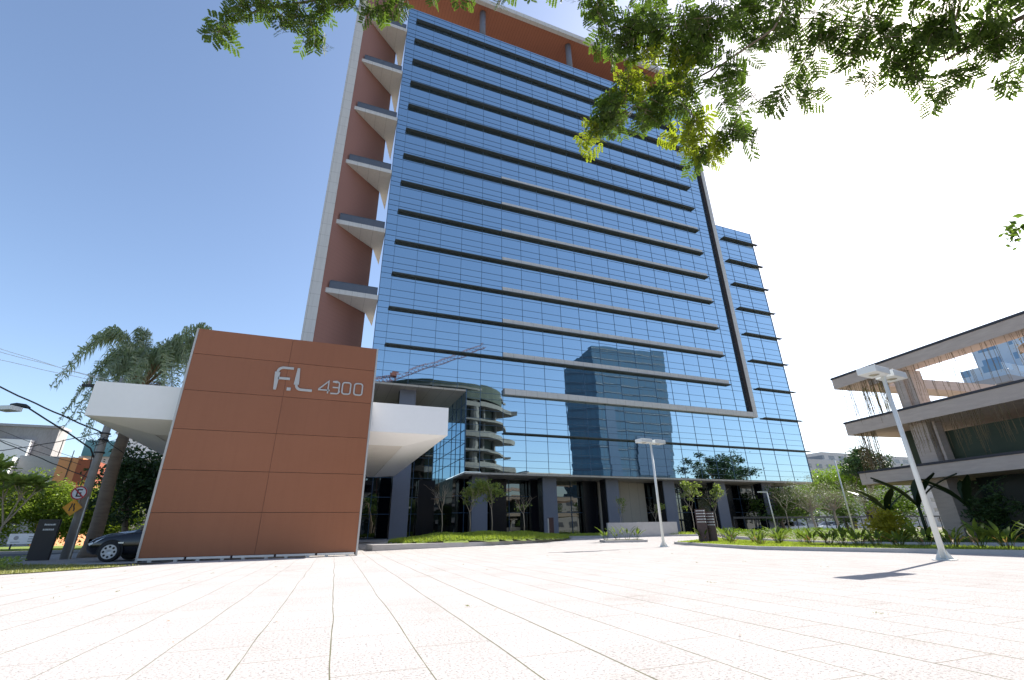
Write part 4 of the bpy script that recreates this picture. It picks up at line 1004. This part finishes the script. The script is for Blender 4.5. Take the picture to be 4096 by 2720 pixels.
block('pale_block','long pale building behind the spreading green tree',140,215,110,125,21.5,'pale_b',[('roof_step',(158,215,112,124,21.5,24.5),'pale_b')])
T = block('white_tower','pale blue and white tower seen through the terrace pergola',141,150,52,60,35,'white_t',[('upper_floors',(150.02,200,52,60,0,44),'white_t'),('sky_bridge',(139,149,51,60,30,31.5),'grey_r'),('roof_band',(149.5,201,51.5,60.5,44,45),'white')])
T = thing('drain_grate','thin dark drain grates let into the plaza before the small bed','drain',(10,18.5,0)); m = MB(); m.box(9.0,10.6,19.0,19.06,.003,.008); m.box(11.6,12.6,19.3,19.36,.003,.008); build('grate', m, 'roofedge', T)
T = thing('floodlight','small dark ground floodlight on the pale paving left of the grass mound','ground light',(3.4,26.7,.0)); build('housing', MB().box(3.2,3.6,26.6,26.75,.08,.16), 'fencem', T); build('bracket', MB().box(3.35,3.45,26.6,26.7,.0,.08), 'fencem', T)

# ------------------------------------------------------------------ what the glass reflects (behind the camera)
CB = thing('unfinished_building','unfinished round concrete building mirrored in the glass left of centre','building',(27,-44,0))
def blob(cx, cy, rx, ry, n=36, bump=.0, ph=0): return [(cx+rx*math.cos(t)*(1+bump*math.sin(3*t+ph)), cy+ry*math.sin(t)*(1+bump*math.sin(3*t+ph))) for t in [2*math.pi*k/n for k in range(n)]]
for i,z in enumerate([3.8,8.0,12.2,16.4,20.6,24.8,29.0,33.2,37.4]):
    q = blob(29.0,-45,18.8,12.6,40,.03,i*1.1); tipx = 52.4 if i%2 else 49.8; q[0] = (tipx,-45+2*math.sin(i*2)); q[1] = (tipx-1.2-.6*(i%3),-43.2); q[-1] = (tipx-1.4,-46.4); m = MB(); m.prism(q, z, z+(1.3 if i%2 else .55)); build('floor_slab', m, 'raw', CB)
m = MB()
for k in range(14):
    t = 2*math.pi*k/14; m.tube([(29+16.6*math.cos(t),-45+10.5*math.sin(t),0),(29+16.6*math.cos(t),-45+10.5*math.sin(t),37)],.5,8)
m.tube([(36,-35,0),(36,-35,37)],1.2,10); build('columns', m, 'raw', CB)
m = MB(); m.prism(blob(28.2,-45.6,17.0,10.9,30), 0, 37); build('shade_core', m, 'rawdark', CB)  # enlarged dark fill, stands in for shade between the open floors
m = MB(); m.prism(blob(29,-45,18.4,12.4,40), 35.0, 39.2); build('scaffold_net', m, 'rawdark', CB)
CR = thing('tower_crane','red lattice tower crane mirrored above the unfinished building','crane',(14,-38,0))
m = MB()
def lattice(m, a, b, w, n, r=.06):
    a, b = Vector(a), Vector(b); d = (b-a).normalized(); s = d.cross(Vector((0,1,0))).normalized()*w; y = Vector((0,w,0))
    cs = [s*.5+y*.5, s*.5-y*.5, -s*.5-y*.5, -s*.5+y*.5]
    for c in cs: m.tube([a+c,b+c],r,4)
    for k in range(n):
        for q in range(4):
            p0 = a.lerp(b,k/n)+cs[q]; p1 = a.lerp(b,(k+1)/n)+cs[(q+1)%4]; m.tube([p0,p1],r*.6,3)
lattice(m,(14,-38,0),(14,-38,41),1.6,24); build('mast', m, 'cranered', CR)
m = MB(); lattice(m,(14,-38,40),(40,-38,53),1.2,26,.07); build('jib', m, 'cranered', CR)
m = MB(); lattice(m,(14,-38,40),(8,-38,38.5),1.4,6,.11); m.box(7,8,-38.6,-37.6,37,38.5); m.box(13.2,14.8,-38.8,-37.2,40.5,42); build('counter_jib', m, 'cranered', CR)
BT = thing('blue_glass_tower','dark blue glass tower mirrored in the middle of the facade','building',(118,-95,0))
m = MB(); poly = [(94.5,-86),(104,-80),(139.5,-80),(150,-115),(116,-115)]
m.v += [(x,y,0) for x,y in poly]+[(92,-86,66),(104,-80,77),(143.5,-80,79),(150,-115,79),(116,-115,66)]; m.f += [(0,1,6,5),(1,2,7,6),(2,3,8,7),(3,4,9,8),(4,0,5,9),(5,6,7,8,9)]; build('glass_walls', m, 'blue_t', BT)
m = MB()
for z in range(4,78,4): m.box(104,140,-79.95,-79.85,z,z+.05)
build('floor_lines', m, 'lamppaint', BT)
m = MB(); m.box(108,113,-79.96,-79.8,18,50); m.box(122,139,-79.6,-79.5,22,38); build('dark_inset', m, 'mullion', BT)
for (x,y,h,rx,lb) in ((88,-3,18,11,'wide tree mirrored at the right foot of the glass'),(104,-9,11,6,'lower tree mirrored right of the wide one')):
    tree('street_tree', lb, 'tree', (x,y,0), h, (rx,6,h*.3), .5, 70, 130, .55, 'l_dark', clump_r=1.4, shell=.35, group='street trees behind the camera')
bt = [(-16,-20,9),(-6,-23,8),(3,-22,9),(12,-24,9.5),(22,-22,8.5),(33,-23,9),(44,-22,8.5),(56,-24,10),(68,-23,9),(80,-24,9.5)]
first = tree('street_tree','street tree in the row behind the camera, seen only in the dark lobby glass','tree',(bt[0][0],bt[0][1],0),9,(4,3.5,3),.25,40,100,.4,'l_mid',clump_r=1.1,shell=.3,group='street trees behind the camera')
for x,y,h in bt[1:]:
    c = copy_tree(first); c.location = (x,y,0); c.rotation_euler = (0,0,rng.uniform(0,6)); c.scale = (h/9,)*3
block('street_house','long pale low building across the street behind the camera',-40,80,-62,-50,10.5,'pale_b')
block('brick_house','terrace of brown buildings across the street behind the camera on the right',150,230,-75,-58,17,'apt')
car('red car on the street behind the camera, mirrored in the lobby glass',(6,-27,0.02),R(0),'carred')

# ------------------------------------------------------------------ OVERHEAD TREE (trunk behind the camera)
OT = thing('overhanging_tree','large feathery leaved tree whose sunlit branches hang into the top of the view','tree',(9.5,-4.0,0))
CL = [(2.25,2.83,6.25,0.22),(2.58,2.93,6.05,0.25),(2.7,2.67,6.12,0.3),(3.03,2.84,5.85,0.35),(3.02,2.49,6.04,0.29),(3.31,2.59,5.81,0.27),(3.3,2.28,5.96,0.24),(3.33,2.98,5.57,0.26),(2.78,3.1,5.84,0.23),(2.71,3.51,5.6,0.22),(2.6,3.77,5.46,0.19),(2.84,3.31,5.67,0.27),(3.14,3.22,5.54,0.24),(3.54,3.21,5.26,0.21),(3.6,3.04,5.32,0.18),(3.84,3.07,5.1,0.21),(3.76,3.21,5.06,0.13),(3.95,2.83,5.17,0.18),(3.69,2.53,5.56,0.2),(4.09,2.8,5.05,0.13),(3.63,2.3,5.04,0.27),(3.78,2.28,4.91,0.16),(3.6,2.46,4.98,0.18),(4.01,2.42,6.71,0.27),(4.32,2.51,6.44,0.24),(4.42,2.27,6.47,0.26),(4.55,2.09,6.44,0.26),(4.84,2.17,6.16,0.26),(4.89,2.44,5.99,0.17),(5.03,2.5,5.82,0.11),(4.88,1.92,6.21,0.25),(5.12,2.01,5.94,0.19),(5.08,1.75,6.08,0.27),(5.31,1.72,5.86,0.22),(5.32,2.06,5.72,0.11),(5.49,1.86,5.61,0.12),(5.3,1.47,5.95,0.26),(5.53,1.46,5.7,0.23),(5.56,1.27,5.72,0.23),(5.76,1.3,5.47,0.23),(5.82,1.54,5.32,0.14),(5.84,1.71,5.24,0.11),(5.76,1.1,5.53,0.22),(5.95,1.13,5.27,0.2),(6.03,1.29,5.12,0.11),(5.87,0.99,5.42,0.17),(5.65,1.68,5.49,0.14),(5.51,1.73,5.63,0.15),(2.06,3.21,7.31,0.17),(4.07,2.13,6.78,0.31),(4.56,1.74,6.54,0.3),(5.0,1.41,6.26,0.28),(5.37,1.1,5.97,0.27),(3.01,2.71,7.16,0.33),(2.52,2.91,7.28,0.27),(5.67,0.84,5.68,0.25),(-2.0,4.99,6.78,0.12),(-1.87,4.88,6.91,0.14),(-1.73,4.75,7.05,0.17),(-1.55,4.67,7.16,0.11),(-1.35,4.78,7.12,0.14),(-1.1,4.66,7.26,0.17),(-0.99,4.8,7.18,0.18),(-0.84,4.87,7.14,0.13),(-0.84,4.69,7.28,0.12),(-0.53,4.52,7.43,0.18),(-0.26,4.48,7.47,0.15),(-0.08,4.48,7.48,0.13),(0.12,4.33,7.57,0.12),(1.42,3.9,7.69,0.07),(0.57,4.18,7.65,0.07),(0.99,4.01,7.7,0.07),(-1.55,4.54,7.25,0.22),(-0.81,4.4,7.48,0.23),(-0.02,4.21,7.65,0.23),(0.81,3.96,7.75,0.18),(1.54,3.7,7.77,0.18),(4.42,1.25,2.82,0.05),(4.45,1.28,2.73,0.06)]
def frond_template(npin, plen, nleaf, ll, lw, rl):
    V = []; F = []
    def quad(p, d, s, L, w_):
        o = len(V); V.extend([p, p+d*L*.45+s*w_*.5, p+d*L, p+d*L*.45-s*w_*.5]); F.append((o,o+1,o+2,o+3))
    X = np.array([1.,0,0]); Yv = np.array([0,1.,0]); Z = np.array([0,0,1.])
    for i in range(npin):
        t = (i+.6)/npin; base = X*rl*t+Z*(-.25*rl*t*t)
        for s in (-1,1):
            pd = X*.5+Yv*s*.87; L = plen*(1-.35*abs(t-.45)*2)
            for j in range(nleaf):
                u = (j+1)/nleaf; p = base+pd*L*u+Z*(-.18*L*u*u)
                for q in (-1,1):
                    d = pd*.55+np.array([-pd[1],pd[0],0])*q*.85; d = d/np.linalg.norm(d)
                    quad(p, d, pd, ll, lw)
    return np.array(V), np.array(F)
FV, FF = frond_template(4, .12, 5, .043, .030, .26)
def place_fronds(centres, n_of, mat, scale=1.0, name='foliage'):
    Vs = []; Fs = []; o = 0; st = MB()
    for (x,y,z,r) in centres:
        for _ in range(n_of(r)):
            d = rng.normal(size=3); d /= np.linalg.norm(d); c = np.array([x,y,z])+d*r*rng.uniform(.15,1)**.6*1.02
            az = rng.uniform(0,6.28); X = np.array([math.cos(az),math.sin(az),rng.uniform(-1.5,.1)]); X /= np.linalg.norm(X)
            u = rng.normal(size=3)*.5+np.array([0,0,1]); Y = np.cross(u,X); Y /= np.linalg.norm(Y); Z = np.cross(X,Y); sc = scale*rng.uniform(.7,1.15)
            st_ = c-X*.12*sc; V = FV*sc; V = V[:,0:1]*X+V[:,1:2]*Y+V[:,2:3]*Z+st_
            V = V+rng.normal(size=V.shape)*.0012
            Vs.append(V); Fs.append(FF+o); o += len(V)
            e = st_+X*.24*sc+Z*(-.06*sc); st.tube([Vector((x,y,z)).lerp(Vector(st_),.3),Vector(st_),Vector(e)],[.004,.003,.0015],3,False)
    build(name, MB().np(np.concatenate(Vs),np.concatenate(Fs)), mat, OT)
    build('twigs', st, 'bark', OT)
dens = lambda r: max(2,int(125*r**1.35))
YG = [8,10,13,14,15,3]  # clusters given the sunlit leaf colour
place_fronds([c for i,c in enumerate(CL[:20]) if i not in YG], dens, 'l_over')
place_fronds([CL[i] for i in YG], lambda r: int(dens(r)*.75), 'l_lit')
place_fronds(CL[20:23], lambda r: 5, 'l_over')
place_fronds(CL[23:56], lambda r: max(2,int(88*r**1.3)), 'l_over')
place_fronds(CL[56:77], lambda r: max(2,int(90*r**1.35)), 'l_over')
# broad little leaves of the twig at the right edge
Pq = np.concatenate([np.array(c[:3])+rng.normal(size=(22,3))*c[3]*.6 for c in CL[77:]]); V,F = leaf_quads(Pq,.062,.5,.5,.3); build('low_twig_leaves', MB().np(V,F), 'l_over', OT)
b = MB(); hub = Vector((8.6,-2.2,6.0)); b.tube([(9.5,-4,-.1),(9.4,-3.8,2.5),(9.0,-3.0,4.6),hub],[.34,.27,.22,.17],12); build('trunk', b, 'bark', OT, True)
b = MB()
def limb(pts, r0, r1):
    n = len(pts); b.tube(pts,[r0+(r1-r0)*i/(n-1) for i in range(n)],7,False)
limb([hub,(7.2,-.9,7.6),(5.9,.3,8.0),(5.0,1.2,7.9),(4.2,2.0,7.7),(3.3,2.5,7.5)],.06,.02)
limb([(5.0,1.2,7.9),(4.5,1.9,6.8),(4.2,2.2,6.2),(3.75,2.6,5.9),(3.5,2.95,5.55),(3.8,3.05,5.25),(4.0,2.95,5.15)],.016,.007)
limb([(3.75,2.6,5.9),(3.3,2.9,5.65),(2.95,3.2,5.6),(2.65,3.6,5.5)],.012,.005)
limb([(4.2,2.0,7.7),(2.6,2.9,7.6),(1.0,3.9,7.75),(-.5,4.45,7.6),(-1.6,4.8,7.15),(-2.0,5.0,6.8)],.035,.007)
limb([hub,(7.0,.0,5.9),(6.0,1.0,5.6),(5.7,1.5,5.5)],.05,.012)
limb([hub,(6.5,-.5,4.5),(5.0,.7,3.3),(4.42,1.25,2.8)],.04,.006)
allc = [Vector(c[:3]) for c in CL[:77]]
nodes = [Vector(p) for p in ((5.9,.3,8.0),(5.0,1.2,7.9),(4.2,2.0,7.7),(3.3,2.5,7.5),(3.75,2.6,5.9),(3.5,2.95,5.55),(2.95,3.2,5.6),(-.5,4.45,7.6),(1.0,3.9,7.75),(-1.6,4.8,7.15),(6.0,1.0,5.6),(5.7,1.5,5.5))]
left = list(allc)
while left:      # grow: each cluster hangs from the nearest wood already there
    c, q = min(((c, q) for c in left for q in nodes), key=lambda t: (t[0]-t[1]).length)
    w_ = .007 if (c-q).length > .25 else .004
    b.tube([q,q.lerp(c,.5)+Vector(rng.normal(size=3))*.03,c],[w_,w_*.8,w_*.6],4,False); left.remove(c); nodes.append(c)
build('limbs', b, 'bark', OT, True)
